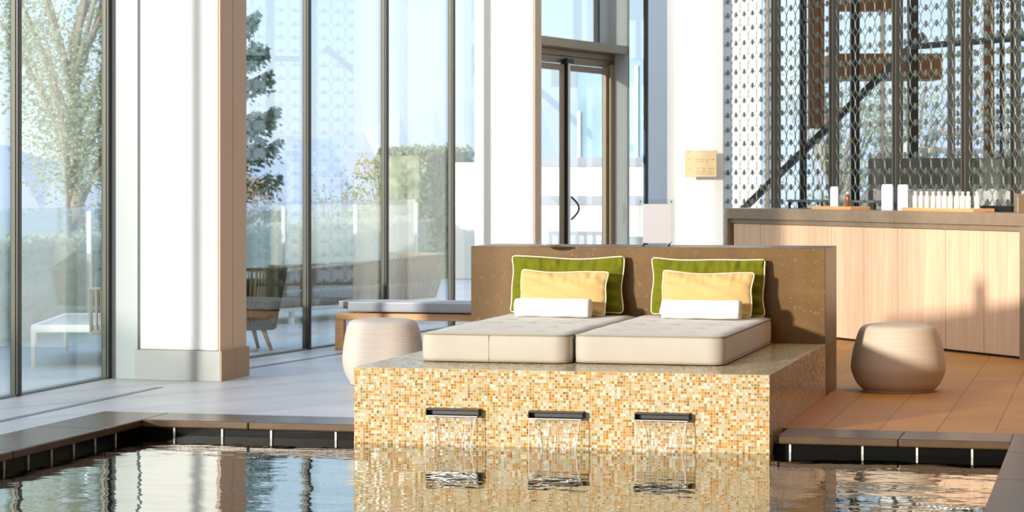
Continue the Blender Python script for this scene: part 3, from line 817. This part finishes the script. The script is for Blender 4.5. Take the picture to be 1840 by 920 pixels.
# bottles
def bottle(H, r_, mat, cap):
    r = empty('bottle')
    bm = bm_new(); lathe(bm, [(0, 0), (r_ * .94, 0), (r_, .004), (r_, H * .66), (r_ * .9, H * .74), (r_ * .48, H * .82), (r_ * .42, H * .86)], 20); obj('flask', bm, mat, r, smooth=True)
    bm = bm_new(); lathe(bm, [(r_ * .42, H * .86), (r_ * .55, H * .86), (r_ * .55, H), (0, H)], 16); obj('cap', bm, cap, r)
    return r
proto = None
lst = [(1645, .16), (1655.5, .16), (1666, .16), (1677, .16), (1687.5, .16), (1697.5, .16), (1708, .17), (1719.5, .16), (1730, .18), (1740, .16), (1756, .16)]
rk = ['first', 'second', 'third', 'fourth', 'fifth', 'sixth', 'seventh', 'eighth', 'ninth', 'tenth', 'last']
for i, (u, dy) in enumerate(lst):
    b_ = bottle(.142, .023, 'bottle', 'bottle') if proto is None else copy_tree(proto)
    if proto is None: proto = b_
    p_ = onc(u, dy + .01); b_.location = (p_.x, p_.y, ZC + .0145)
    tag(b_, ('%s white bottle in the row on the long tray, counted from the tall white boxes' % rk[i]), 'bottle', 'white bottles on the long tray')
ab = bottle(.135, .021, 'amber', 'bottle'); p_ = onc(1523, .19); ab.location = (p_.x, p_.y, ZC + .0145)
tag(ab, 'amber bottle with a white cap on the small wooden tray', 'bottle')
bm = bm_new(); lathe(bm, [(0, .004), (.018, .004), (.021, .075), (.023, .075), (.020, 0), (0, 0)], 20)
p_ = onc(1513.5, .24); o = obj('drinking_glass', bm, 'clear', smooth=True, loc=(p_.x, p_.y, ZC + .0145)); tag(o, 'small clear glass between the leaflet box and the amber bottle', 'glass')
# dark low rack at the back of the counter
def rack(u0, u1, lab, H=.075):
    a_, b_ = onc(u0, .5), onc(u1, .5); L = (b_ - a_).length
    r = empty('rack', a_, CA); tag(r, lab, 'rack')
    bm = bm_new(); box(bm, 0, L, -.07, .07, H - .02, H); obj('rack_top', bm, 'screen_metal', r, bevel=.002)
    for k, (x, y) in enumerate(((.02, -.05), (L - .02, -.05), (.02, .05), (L - .02, .05))):
        bm = bm_new(); box(bm, -.008, .008, -.008, .008, 0, H - .02); obj('leg', bm, 'dark_metal', r, loc=(x, y, 0))
rack(1425, 1488, 'low dark metal rack on the back of the counter, behind the leaflet box')
rack(1529, 1583, 'low dark metal rack between the amber bottle and the tall white box')
a_, b_ = onc(1771, .45), onc(1828, .45); bm = bm_new(); L = (b_ - a_).length
box(bm, 0, L, -.06, .06, 0, .012); 
for q in ((0, L, -.06, -.052), (0, L, .052, .06), (0, .008, -.052, .052), (L - .008, L, -.052, .052)): box(bm, *q, .012, .045)
o = obj('black_tray', bm, 'dark_metal', loc=a_, rot=(0, 0, CA)); tag(o, 'empty black tray on the counter, beside the brown box', 'tray')

# ------------------------------------------------------------ fish-scale metal screen
def make_screen(org, ang, npan, W, zb, zt, lab, colp=6, rowp=.137, r_=.0042, post='screen_post', seg=20):
    r = empty('lattice_screen', org, ang); tag(r, lab, 'screen')
    pitch = (W - .075) / colp
    bm = bm_new()
    nrow = int((zt - zb) / rowp)
    for j in range(nrow):
        z = zb + rowp * (j + .5)
        for i in range(colp):
            x = .0375 + pitch * (i + .5)
            tube(bm, [(x + (pitch / 2 - .002) * cos(2 * pi * k / seg), 0, z + .073 * sin(2 * pi * k / seg)) for k in range(seg)], r_, 4, True)
            # tear-shaped boss in the foot of each loop
            n = 8; f = []
            for s in (-.006, .006):
                f.append([bm.verts.new((x + .017 * cos(2 * pi * k / n) * (1 - .1 * sin(2 * pi * k / n)), s, z - .053 + .022 * sin(2 * pi * k / n))) for k in range(n)])
            bm.faces.new(f[0]); bm.faces.new(f[1][::-1])
            for k in range(n): bm.faces.new((f[0][k], f[0][(k + 1) % n], f[1][(k + 1) % n], f[1][k]))
            box(bm, x - .007, x + .007, -.005, .005, z - .088, z - .07)
    first = obj('lattice_panel', bm, 'screen_metal', r)
    for k in range(1, npan):
        c = first.copy(); COL.objects.link(c); c.parent = r; c.location = (k * W, 0, 0)
    for k in range(npan + 1):
        bm = bm_new()
        if k == 0: box(bm, -.01, .03, -.03, .03, 0, zt)
        else: box(bm, -.034, -.012, -.035, .035, 0, zt); box(bm, .012, .034, -.035, .035, 0, zt); box(bm, -.012, .012, -.012, .03, 0, zt)
        obj('post', bm, post, r, loc=(k * W, 0, 0))
    for k in range(npan):
        bm = bm_new(); box(bm, .034, W - .034, -.02, .02, zb - .03, zb); obj('rail', bm, post, r, loc=(k * W, 0, 0))
    return r
KS = 56196.0
sc0 = at(1303, KS / (1303 + 1115))
def sz(u): return KS / (u + 1115)
WP = (at(1394, sz(1394)) - at(1613, sz(1613))).length / 2
sc0 = at(1394, sz(1394)) - (at(1613, sz(1613)) - at(1394, sz(1394))).normalized() * WP
make_screen(sc0, CA, 5, WP, .3, 5.0, 'tall metal screen of linked loops standing right behind the counter')
s2 = Matrix.Rotation(CA, 3, 'Z') @ Vector((1.5, 1.6, 0))
make_screen(sc0 + s2, CA, 2, WP, .3, 5.0, 'second metal loop screen farther back, beside the stair', r_=.0036)

# ------------------------------------------------------------ behind the screen: stair, timber, glazing
def cbar(bm, u0, v0, Z0, u1, v1, Z1, w_, d_=None):
    a_, b_ = at(u0, Z0), at(u1, Z1); a_.z = hz(v0, Z0); b_.z = hz(v1, Z1); bar(bm, a_, b_, w_, d_)
st = empty('staircase', at(1345, 26.5)); tag(st, 'dark staircase rising behind the loop screens', 'staircase')
def sub(name, fn, mat, par, **k):
    bm = bm_new(); fn(bm); 
    for v in bm.verts: v.co -= par.location
    return obj(name, bm, mat, par, **k)
sub('handrail', lambda bm: cbar(bm, 1290, 420, 26.5, 1660, 62, 25.0, .05, .07), 'dark_metal', st)
def steps(bm):
    A, B = at(1450, 26.0), at(1760, 24.8); A.z, B.z = 0.0, 1.9
    for k in range(11):
        p_ = A.lerp(B, (k + .5) / 11); n_ = Vector((-(B - A).y, (B - A).x, 0)).normalized() * .5
        bar(bm, p_ - n_ + Vector((0, 0, .0)), p_ + n_, .3, .05)
sub('tread', steps, 'gardenwall', st)
sub('stringer', lambda bm: cbar(bm, 1500, 430, 26.0, 1650, 250, 25.2, .05, .16), 'gardenwall', st)
pn = boxobj('low_panel', 0, 3.2, 0, .08, .0, 1.55, 'grey_panel'); pn.location = at(1560, 23.6); pn.rotation_euler = (0, 0, TH + radians(-8))
for v in pn.data.vertices: v.co.x += 1.6
tag(pn, 'dark grey solid balustrade panel beyond the loop screen', 'panel')
pn.location.z = 0
bm = bm_new(); box(bm, .05, 3.15, -.10, -.045, 0, 1.25); obj('white_base', bm, 'gardenwall', pn)
for q, (u, Z, v1_, wdt, mt, lb) in enumerate(((1443, 25.4, -400, .07, 'dark_metal', 'slim dark steel column behind the second screen bay'), (1536, 25.0, -400, .09, 'dark_metal', 'dark steel column behind the third screen bay'),
                                 (1640, 24.5, -400, .10, 'dark_metal', 'dark steel column behind the fourth screen bay'), (1777, 24.0, -400, .09, 'timber', 'brown timber post behind the last screen bay'))):
    r = empty('column', at(u, Z), TH, 'structure')
    bm = bm_new(); box(bm, -wdt / 2, wdt / 2, -wdt / 2, wdt / 2, 0, 5); obj('shaft', bm, mt, r)
    bm = bm_new(); box(bm, -wdt / 2 - .02, wdt / 2 + .02, -wdt / 2 - .02, wdt / 2 + .02, 0, .02); obj('base_plate', bm, 'dark_metal', r)
r = empty('wall_timber', at(1470, 26.2), TH, 'structure')
bm = bm_new()
for k in range(3): box(bm, -.10 + k * .06, -.05 + k * .06, 0, .1, 1.9, 5)
obj('panel', bm, 'timber', r)
bm = bm_new(); box(bm, .15, 1.35, 0, .6, hz(142, 26.2), hz(96, 26.2)); obj('beam', bm, 'timber', r)
bm = bm_new(); box(bm, .2, .9, .3, .5, 3.2, 5); obj('soffit', bm, 'timber', r)
bm = bm_new(); cbar(bm, 1640, 84, 24.4, 1850, 67, 22.5, .05, .06)
o = obj('trim_5', bm, 'dark_metal', kind='structure')
# glazed rear facade
r = empty('window_5', at(1375, 29), atan2(-.35, .937) + TH, 'structure')
bm = bm_new(); box(bm, 0, 6, -.004, .004, 0, 5); obj('pane', bm, 'glass', r)
for k in range(5):
    bm = bm_new(); box(bm, k * 1.4, k * 1.4 + .05, -.03, .03, 0, 5); obj('mullion', bm, 'dark_metal', r)
# unseen right and rear walls and partial ceiling, added to darken the counter side
boxobj('wall_right_added', 3.2, 3.4, -5, 18.9, 0, 6.4, 'timber', kind='structure')
boxobj('ceiling', -3.0, 3.4, -5.0, 19.0, 6.2, 6.4, 'timber', kind='structure')  # unseen; its width is set by how much skylight it blocks
boxobj('wall_back_added', .6, 3.4, -5.4, -5.2, 0, 6.4, 'timber', kind='structure')
# added unseen lamps that warm the light on the counter side
lamps = [(-.2, 13.5), (1.4, 13.5), (-.2, 16.0), (1.4, 16.0)]
for i, (x, y) in enumerate(lamps):
    r = empty('fill_lamp', (x, y, 6.2)); tag(r, 'added unseen warm fill lamp under the timber ceiling, ' + ('over the pool side, nearer the platform', 'over the pool side, nearer the wall', 'over the counter side, nearer the platform', 'over the counter side, nearer the wall')[i], 'lamp', 'added warm fill lamps')
    bm = bm_new(); lathe(bm, [(.16, 0), (.16, -.03), (.13, -.03), (.13, 0)], 32); obj('rim', bm, 'bronze', r)
    L = bpy.data.lights.new('fill_light', 'AREA'); L.shape = 'DISK'; L.size = .25; L.energy = 32; L.color = (1, .72, .45)
    lo = bpy.data.objects.new('fill_light', L); COL.objects.link(lo); lo.parent = r; lo.location = (0, 0, -.02)

# plaque on the pillar by the door
pp = at(1231, 23.12); zp = hz(318, 23.1)
r = empty('wall_plaque', (pp.x, pp.y, zp), radians(-8)); r.location += Matrix.Rotation(radians(-8), 3, 'Z') @ Vector((0, -.015, 0))
tag(r, 'tan notice plaque with faint lines of text on the white pillar', 'sign')
bm = bm_new(); box(bm, 0, .32, 0, .015, 0, .255); obj('board', bm, 'plaque', r, bevel=.003)
bm = bm_new()
for j, (z, segs) in enumerate(((.235, ((.03, .05),)), (.16, ((.03, .06), (.11, .15), (.16, .20), (.22, .25), (.26, .30))), (.14, ((.12, .14), (.15, .19), (.21, .24))), (.075, ((.04, .06), (.12, .15), (.17, .21), (.23, .30))), (.05, ((.11, .15), (.17, .22), (.24, .30))), (.028, ((.12, .20), (.22, .29))))):
    for a_, b_ in segs: box(bm, a_, b_, -.001, 0, z, z + .012)
obj('lettering', bm, 'ink', r)

# ------------------------------------------------------------ terrace outside
slab('floor_terrace', [(-8.9, -6.7, -2, 16.3), (-8.9, -6.4, 16.3, 36), (-6.4, 4, 25.5, 36)], -.3, -.012, 'terrace')
bal = empty('balustrade', (-8.63, 19.45, 0), pi / 2); tag(bal, 'frameless glass balustrade with slim posts along the edge of the terrace', 'balustrade')
for k in range(-4, 5):
    bm = bm_new(); box(bm, -.012, .012, -.02, .02, -.01, 1.06); obj('post', bm, 'white_metal', bal, loc=(k * 2.53, 0, 0))
    if k < 4:
        bm = bm_new(); box(bm, .02, 2.51, -.006, .006, .03, 1.10); obj('glass_panel', bm, 'frost', bal, loc=(k * 2.53, 0, 0))
# garden wall with two grey bands
gw0 = at(815, 33); r = empty('wall_garden', gw0, TH - radians(2), 'structure')
bm = bm_new(); box(bm, 0, 3.2, 0, .25, 0, hz(292, 33)); obj('panel', bm, 'gardenwall', r)
for v0, v1_ in ((283, 299), (352, 368)):
    bm = bm_new(); box(bm, 1.0, 3.2, -.03, -.001, hz(v1_, 33), hz(v0, 33)); obj('band', bm, 'band', r)
# balusters in front of the garden wall
f0 = at(985, 29); fence = empty('picket_fence', f0, TH); tag(fence, 'low pale picket rail on the terrace, seen through the glass door', 'fence')
bm = bm_new(); box(bm, 0, .68, -.03, .03, hz(423, 29), hz(416, 29)); obj('rail', bm, 'band', fence)
for k in range(7):
    bm = bm_new(); box(bm, -.022, .022, -.02, .02, -.01, hz(423, 29)); obj('picket', bm, 'band', fence, loc=(.03 + k * .105, 0, 0))
# pale blue glazed pavilion beyond the garden wall
pv = empty('pavilion', at(1040, 40), TH); tag(pv, 'pale blue glazed pavilion beyond the white garden wall', 'building')
bm = bm_new(); box(bm, 0, 1.4, 0, 2, -3, hz(108, 40)); obj('glazed_wall', bm, 'blue_glass', pv)
for x in (.0, .42, .95, 1.4):
    bm = bm_new(); box(bm, x - .03, x + .03, -.04, 0, -3, hz(118 if x > .5 else 200, 40)); obj('post', bm, 'white_metal', pv)
bm = bm_new(); bar(bm, (1.05, -.08, hz(215, 40)), (1.3, -.08, hz(180, 40)), .05); obj('brace', bm, 'white_metal', pv)
# round grey planter on the terrace
pz = at(1140, 27)
bm = bm_new(); lathe(bm, [(0, 0), (.11, 0), (.17, .4), (.18, hz(424, 27)), (.165, hz(424, 27)), (.15, .6), (0, .6)], 32)
o = obj('planter', bm, 'jamb', smooth=True, loc=(pz.x, pz.y, -.012)); tag(o, 'round pale grey planter on the terrace, beyond the glass beside the sign holder', 'planter')

# rope furniture
def rope_shell(par, hw, dp, z0, z1, flare, mat, n, span, r_=.006, cx=0, cy=0):
    bm = bm_new(); rings = {}
    def pt(a, k):
        z = z0 + (z1 - z0) * k; f = 1 + flare * k
        return Vector((cx + hw * f * math.copysign(abs(cos(a)) ** .6, cos(a)), cy + dp * f * math.copysign(abs(sin(a)) ** .6, sin(a)), z))
    a0, a1 = span
    for i in range(n):
        a = a0 + (a1 - a0) * i / (n - 1)
        tube(bm, [pt(a, 0), pt(a, .5), pt(a, 1)], r_, 5)
    obj('rope_weave', bm, mat, par, smooth=True)
    bm = bm_new()
    for k, rr in ((0, .014), (1, .014)):
        tube(bm, [pt(a0 + (a1 - a0) * i / 40, k) for i in range(41)], rr, 8)
    obj('rim', bm, mat, par, smooth=True)
c_ = at(424, 18.95)
ch = empty('rope_armchair', (c_.x, c_.y, -.012), TH + radians(200)); tag(ch, 'dark olive rope armchair with teak legs on the terrace, just past the first pillar', 'armchair')
rope_shell(ch, .29, .27, .19, .65, .30, 'rope_dark', 84, (-pi * .2, pi * 1.2), .0085)
bm = bm_new(); pad(bm, .27, .25, .06, .14, .02, .01, 14, 14); obj('seat_cushion', bm, 'cush_dark', ch, smooth=True, loc=(0, 0, .22))
bm = bm_new(); box(bm, -.26, .26, -.24, .24, .17, .215); obj('seat_frame', bm, 'rope_dark', ch, bevel=.02)
bm = bm_new(); pad(bm, .22, .12, .05, .07, .02, .01, 14, 10); obj('back_cushion', bm, 'cush_dark', ch, smooth=True, loc=(0, .17, .44), rot=(radians(80), 0, 0))
for x in (-1, 1):
    for y in (-1, 1):
        bm = bm_new(); tube(bm, [(x * .17, y * .16, .20), (x * .235, y * .22, 0)], [.021, .013], 10); obj('leg', bm, 'teak', ch, smooth=True)
# sofa
sA, sB = at(497, 22.4), at(785, 24.6); sang = atan2((sB - sA).y, (sB - sA).x); SL = (sB - sA).length
sf = empty('rope_sofa', (sA.x, sA.y, -.012), sang); tag(sf, 'long taupe rope-back sofa with a white frame on the terrace, seen from behind', 'sofa')
bm = bm_new()
n = 74
for i in range(n):
    x = .03 + (SL - .06) * i / (n - 1)
    tube(bm, [(x, 0, .15), (x * 1.02 - .02, -.05, .35), (x * 1.04 - .05, -.08, .50 + .09 * x / SL)], .0085, 5)
for i in range(16):
    y = i * .045
    tube(bm, [(.02, y, .15), (-.03, y, .5)], .008, 5); tube(bm, [(SL - .02, y, .15), (SL + .07, y, .59)], .008, 5)
obj('rope_weave', bm, 'rope', sf, smooth=True)
bm = bm_new(); tube(bm, [(-.03, .7, .5), (-.05, -.08, .5), (SL * 1.04 - .05, -.08, .59), (SL + .07, .7, .59)], .016, 8)
obj('top_rim', bm, 'rope', sf, smooth=True)
bm = bm_new(); box(bm, 0, SL, -.02, .75, .115, .15); obj('frame', bm, 'white_metal', sf, bevel=.004)
for x in (.25, SL - .25):
    for y in (.02, .7):
        bm = bm_new(); box(bm, -.02, .02, -.02, .02, 0, .115); obj('leg', bm, 'white_metal', sf, loc=(x, y, 0))
for k in range(3):
    w3 = (SL - .1) / 3
    bm = bm_new(); pad(bm, w3 / 2 - .01, .33, .05, .13, .015, .01, 16, 16); obj('seat_cushion', bm, 'cush_pale', sf, smooth=True, loc=(.05 + w3 * (k + .5), .37, .152))
    bm = bm_new(); pad(bm, w3 / 2 - .02, .11, .05, .12, .015, .01, 16, 10); obj('back_cushion', bm, 'rope', sf, smooth=True, loc=(.05 + w3 * (k + .5), .14, .42), rot=(radians(80), 0, 0))
# lounge seat seen through the left window
la = at(61, 17.3); lb = at(160, 18.7)
lg = empty('lounge_seat', (la.x, la.y, -.012), TH + radians(2)); tag(lg, 'white-framed lounge seat with a rope back on the terrace, through the left-hand window', 'lounge seat')
LW2, LD = .80, 1.55
bm = bm_new(); box(bm, -.02, LW2, -.02, .02, .245, .30); box(bm, -.02, LW2, LD - .02, LD + .02, .245, .30); box(bm, -.02, .02, .02, LD - .02, .245, .30); box(bm, LW2 - .04, LW2, .02, LD - .02, .245, .30); obj('frame', bm, 'white_metal', lg, bevel=.005)
for x in (0, LW2 - .03):
    for y in (0, LD):
        bm = bm_new(); tube(bm, [(x, y, .26), (x - .004, y, 0)], [.024, .016], 8); obj('leg', bm, 'white_metal', lg)
bm = bm_new()
for i in range(11):
    x = .42 + i * .036; tube(bm, [(x, -.03, .25), (x - .006, -.05, .56)], .009, 5)
for i in range(30):
    y = i * .05; tube(bm, [(LW2, y, .25), (LW2 + .03, y, .56)], .009, 5)
obj('rope_back', bm, 'rope', lg, smooth=True)
bm = bm_new(); tube(bm, [(.415, -.03, .25), (.40, -.05, .56), (LW2 + .03, -.05, .56), (LW2 + .03, LD, .56)], .014, 8); tube(bm, [(.42, -.03, .25), (LW2, -.03, .25)], .014, 8); obj('back_rim', bm, 'rope', lg, smooth=True)
bm = bm_new(); box(bm, .02, LW2 - .04, .03, LD - .03, .27, .285); obj('seat_deck', bm, 'cush_pale', lg)

# ------------------------------------------------------------ planting
def leafquad(bm, p_, L, rnd, droop=0, dirv=None):
    d = dirv if dirv is not None else Vector((rnd.uniform(-1, 1), rnd.uniform(-1, 1), rnd.uniform(-.6, .8))).normalized()
    s = d.cross(Vector((rnd.uniform(-1, 1), rnd.uniform(-1, 1), rnd.uniform(-1, 1)))).normalized() * L * .28
    a = bm.verts.new(p_); b = bm.verts.new(p_ + d * L * .5 + s); c = bm.verts.new(p_ + d * L); e_ = bm.verts.new(p_ + d * L * .5 - s)
    bm.faces.new((a, b, c, e_))
def conifer(x, y, z0, H, R, lab, seed, dens=1.0, mat='needle'):
    rnd = random.Random(seed); r = empty('spruce', (x, y, z0)); tag(r, lab, 'tree')
    bm = bm_new(); tube(bm, [(0, 0, 0), (0, 0, H * .5), (0, 0, H)], [.16, .10, .02], 8); obj('trunk', bm, 'bark', r, smooth=True)
    bm = bm_new(); z = .6
    while z < H:
        k = 1 - z / H; rad = R * (k ** .75) * rnd.uniform(.8, 1.1)
        nb = 9
        for b_ in range(nb):
            a = 2 * pi * b_ / nb + rnd.uniform(-.4, .4); L = rad * rnd.uniform(.7, 1.1)
            pts = []
            for q in range(9):
                t = q / 8; pts.append(Vector((cos(a) * L * t, sin(a) * L * t, z - .20 * L * sin(t * pi * .75) + .10 * L * t * t * 1.6)))
            tube(bm, pts, [.018 * (1 - .8 * q / 8) for q in range(9)], 4)
            n = int(330 * dens * L)
            for q in range(n):
                t = rnd.uniform(.12, 1) ** .8; i0 = min(7, int(t * 8)); p_ = pts[i0].lerp(pts[i0 + 1], t * 8 - i0)
                side = Vector((-sin(a), cos(a), 0)) * rnd.gauss(0, .17 * (1.2 - t)) * (.6 + L * .5)
                p_ = p_ + side + Vector((0, 0, -abs(rnd.gauss(0, .13))))
                d = Vector((cos(a) * .5, sin(a) * .5, -.35)) + side.normalized() * .5 + Vector((rnd.uniform(-.4, .4), rnd.uniform(-.4, .4), rnd.uniform(-.5, .3)))
                leafquad(bm, p_, rnd.uniform(.06, .12), rnd, dirv=d.normalized())
        z += rnd.uniform(.42, .6)
    o = obj('foliage', bm, mat, r)
    return r
def bush(x, y, z0, H, R, lab, seed, n=2600, mat='leaf', name='shrub', sparse=False, leafL=.09, cat='shrub'):
    rnd = random.Random(seed); r = empty(name, (x, y, z0)); tag(r, lab, cat)
    bm = bm_new(); tips = []
    for k in range(16 if sparse else 9):
        a = rnd.uniform(0, 2 * pi); q = rnd.uniform(.3, 1); hh = H * rnd.uniform(.65, 1)
        pts = [Vector((0, 0, 0))]
        for t in (.35, .7, 1): pts.append(Vector((cos(a) * R * q * t ** 1.2 + rnd.uniform(-.06, .06), sin(a) * R * q * t ** 1.2 + rnd.uniform(-.06, .06), hh * t)))
        tube(bm, pts, [.025, .016, .010, .004], 5); tips.append(pts)
    obj('stem', bm, 'bark', r, smooth=True)
    bm = bm_new()
    for k in range(n):
        if sparse:
            pts = rnd.choice(tips); t = rnd.uniform(.25, 1) * 2.999; i0 = int(t); p_ = pts[i0].lerp(pts[i0 + 1], t - i0) + Vector((rnd.gauss(0, .07), rnd.gauss(0, .07), rnd.gauss(0, .07)))
        else:
            while True:
                p_ = Vector((rnd.uniform(-1, 1), rnd.uniform(-1, 1), rnd.uniform(-1, 1)))
                if .35 < p_.length < 1: break
            b_ = 1 + .18 * sin(p_.x * 7 + seed) * cos(p_.y * 6) + .1 * sin(p_.z * 9)
            p_ = Vector((p_.x * R * b_, p_.y * R * b_, H * .55 + p_.z * H * .47 * b_))
        leafquad(bm, p_, leafL * rnd.uniform(.6, 1.2), rnd)
    obj('foliage', bm, mat, r); return r
def tree(x, y, z0, H, R, lab, seed, n=9000, mat='leaf_grey', leafL=.13):
    rnd = random.Random(seed); r = empty('tree', (x, y, z0)); tag(r, lab, 'tree')
    bm = bm_new(); tube(bm, [(0, 0, 0), (.1, 0, H * .3), (0, .1, H * .6)], [.18, .13, .07], 8); cl_ = []
    for k in range(26):
        a = rnd.uniform(0, 2 * pi); t = rnd.uniform(.18, 1); p1 = Vector((0, 0, H * (.2 + .4 * t)))
        p2 = Vector((cos(a) * R * rnd.uniform(.4, .95), sin(a) * R * rnd.uniform(.4, .95), H * (.25 + .68 * t)))
        tube(bm, [p1, p1.lerp(p2, .5) + Vector((0, 0, .1)), p2], [.05, .03, .012], 5); cl_.append(p2); cl_.append(p1.lerp(p2, .6))
    obj('branch', bm, 'bark', r, smooth=True)
    bm = bm_new()
    for k in range(n):
        c = rnd.choice(cl_); leafquad(bm, c + Vector((rnd.gauss(0, R * .16), rnd.gauss(0, R * .16), rnd.gauss(0, R * .14))), leafL * rnd.uniform(.6, 1.2), rnd)
    obj('foliage', bm, mat, r); return r
GZ = -3.0
p_ = at(352, 38); conifer(p_.x, p_.y, GZ, 13, 2.2, 'tall spruce with drooping branches beyond the glass balustrade', 5)
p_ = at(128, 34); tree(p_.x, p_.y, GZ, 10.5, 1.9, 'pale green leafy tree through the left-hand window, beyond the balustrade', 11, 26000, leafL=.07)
p_ = at(456, 30.5); bush(p_.x, p_.y, -1.2, hz(328, 30.5) + 1.2, .40, 'rust-tinged bush at the foot of the spruce, above the balustrade', 3, 2600, 'rust', leafL=.06)
p_ = at(605, 32); bush(p_.x, p_.y, -1.0, hz(288, 32) + 1.0, .55, 'sparse yellow-green twiggy shrub beyond the balustrade', 8, 1500, 'leaf', sparse=True, leafL=.055)
p_ = at(660, 33.8); bush(p_.x, p_.y, -1.0, hz(305, 34) + 1.0, .38, 'dense olive shrub between the twiggy shrub and the tall hedge', 9, 4200, 'leaf', leafL=.055)
def hedge(name, A, B, wd, z0, z1, lab, n, seed, mat='hedge', L=.07):
    rnd = random.Random(seed); A, B = Vector(A), Vector(B); r = empty(name, (A.x, A.y, z0)); tag(r, lab, 'hedge')
    d = B - A; nn = Vector((-d.y, d.x, 0)).normalized()
    bm = bm_new(); H = z1 - z0
    box_v = []
    for k in range(n):
        t = rnd.random(); s = rnd.choice((-1, 1, 0)); 
        if s == 0: off = rnd.uniform(-1, 1) * wd / 2; z = H + rnd.gauss(0, .03)
        else: off = s * (wd / 2 + rnd.gauss(0, .03)); z = rnd.uniform(0, H)
        leafquad(bm, d * t + nn * off + Vector((0, 0, z)), L * rnd.uniform(.7, 1.3), rnd)
    obj('foliage', bm, mat, r)
    bm = bm_new(); ang = atan2(d.y, d.x)
    box(bm, .03, d.length - .03, -wd / 2 + .04, wd / 2 - .04, 0, H - .04); obj('inner_growth', bm, mat, r, rot=(0, 0, ang))
    return r
hedge('hedge', (-9.15, 12, 0), (-9.15, 31.5, 0), .35, -.6, .78, 'low clipped hedge running behind the glass balustrade', 16000, 21)
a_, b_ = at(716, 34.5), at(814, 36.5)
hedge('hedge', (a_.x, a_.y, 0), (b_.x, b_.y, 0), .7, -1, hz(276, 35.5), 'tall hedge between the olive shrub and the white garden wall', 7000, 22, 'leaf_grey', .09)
# trees behind the loop screens
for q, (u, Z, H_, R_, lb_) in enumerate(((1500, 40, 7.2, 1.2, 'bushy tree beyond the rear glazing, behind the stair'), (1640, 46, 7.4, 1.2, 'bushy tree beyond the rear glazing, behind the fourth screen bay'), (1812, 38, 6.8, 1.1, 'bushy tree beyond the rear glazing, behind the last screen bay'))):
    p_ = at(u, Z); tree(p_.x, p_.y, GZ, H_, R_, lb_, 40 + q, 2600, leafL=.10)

# far land and hazy mountains
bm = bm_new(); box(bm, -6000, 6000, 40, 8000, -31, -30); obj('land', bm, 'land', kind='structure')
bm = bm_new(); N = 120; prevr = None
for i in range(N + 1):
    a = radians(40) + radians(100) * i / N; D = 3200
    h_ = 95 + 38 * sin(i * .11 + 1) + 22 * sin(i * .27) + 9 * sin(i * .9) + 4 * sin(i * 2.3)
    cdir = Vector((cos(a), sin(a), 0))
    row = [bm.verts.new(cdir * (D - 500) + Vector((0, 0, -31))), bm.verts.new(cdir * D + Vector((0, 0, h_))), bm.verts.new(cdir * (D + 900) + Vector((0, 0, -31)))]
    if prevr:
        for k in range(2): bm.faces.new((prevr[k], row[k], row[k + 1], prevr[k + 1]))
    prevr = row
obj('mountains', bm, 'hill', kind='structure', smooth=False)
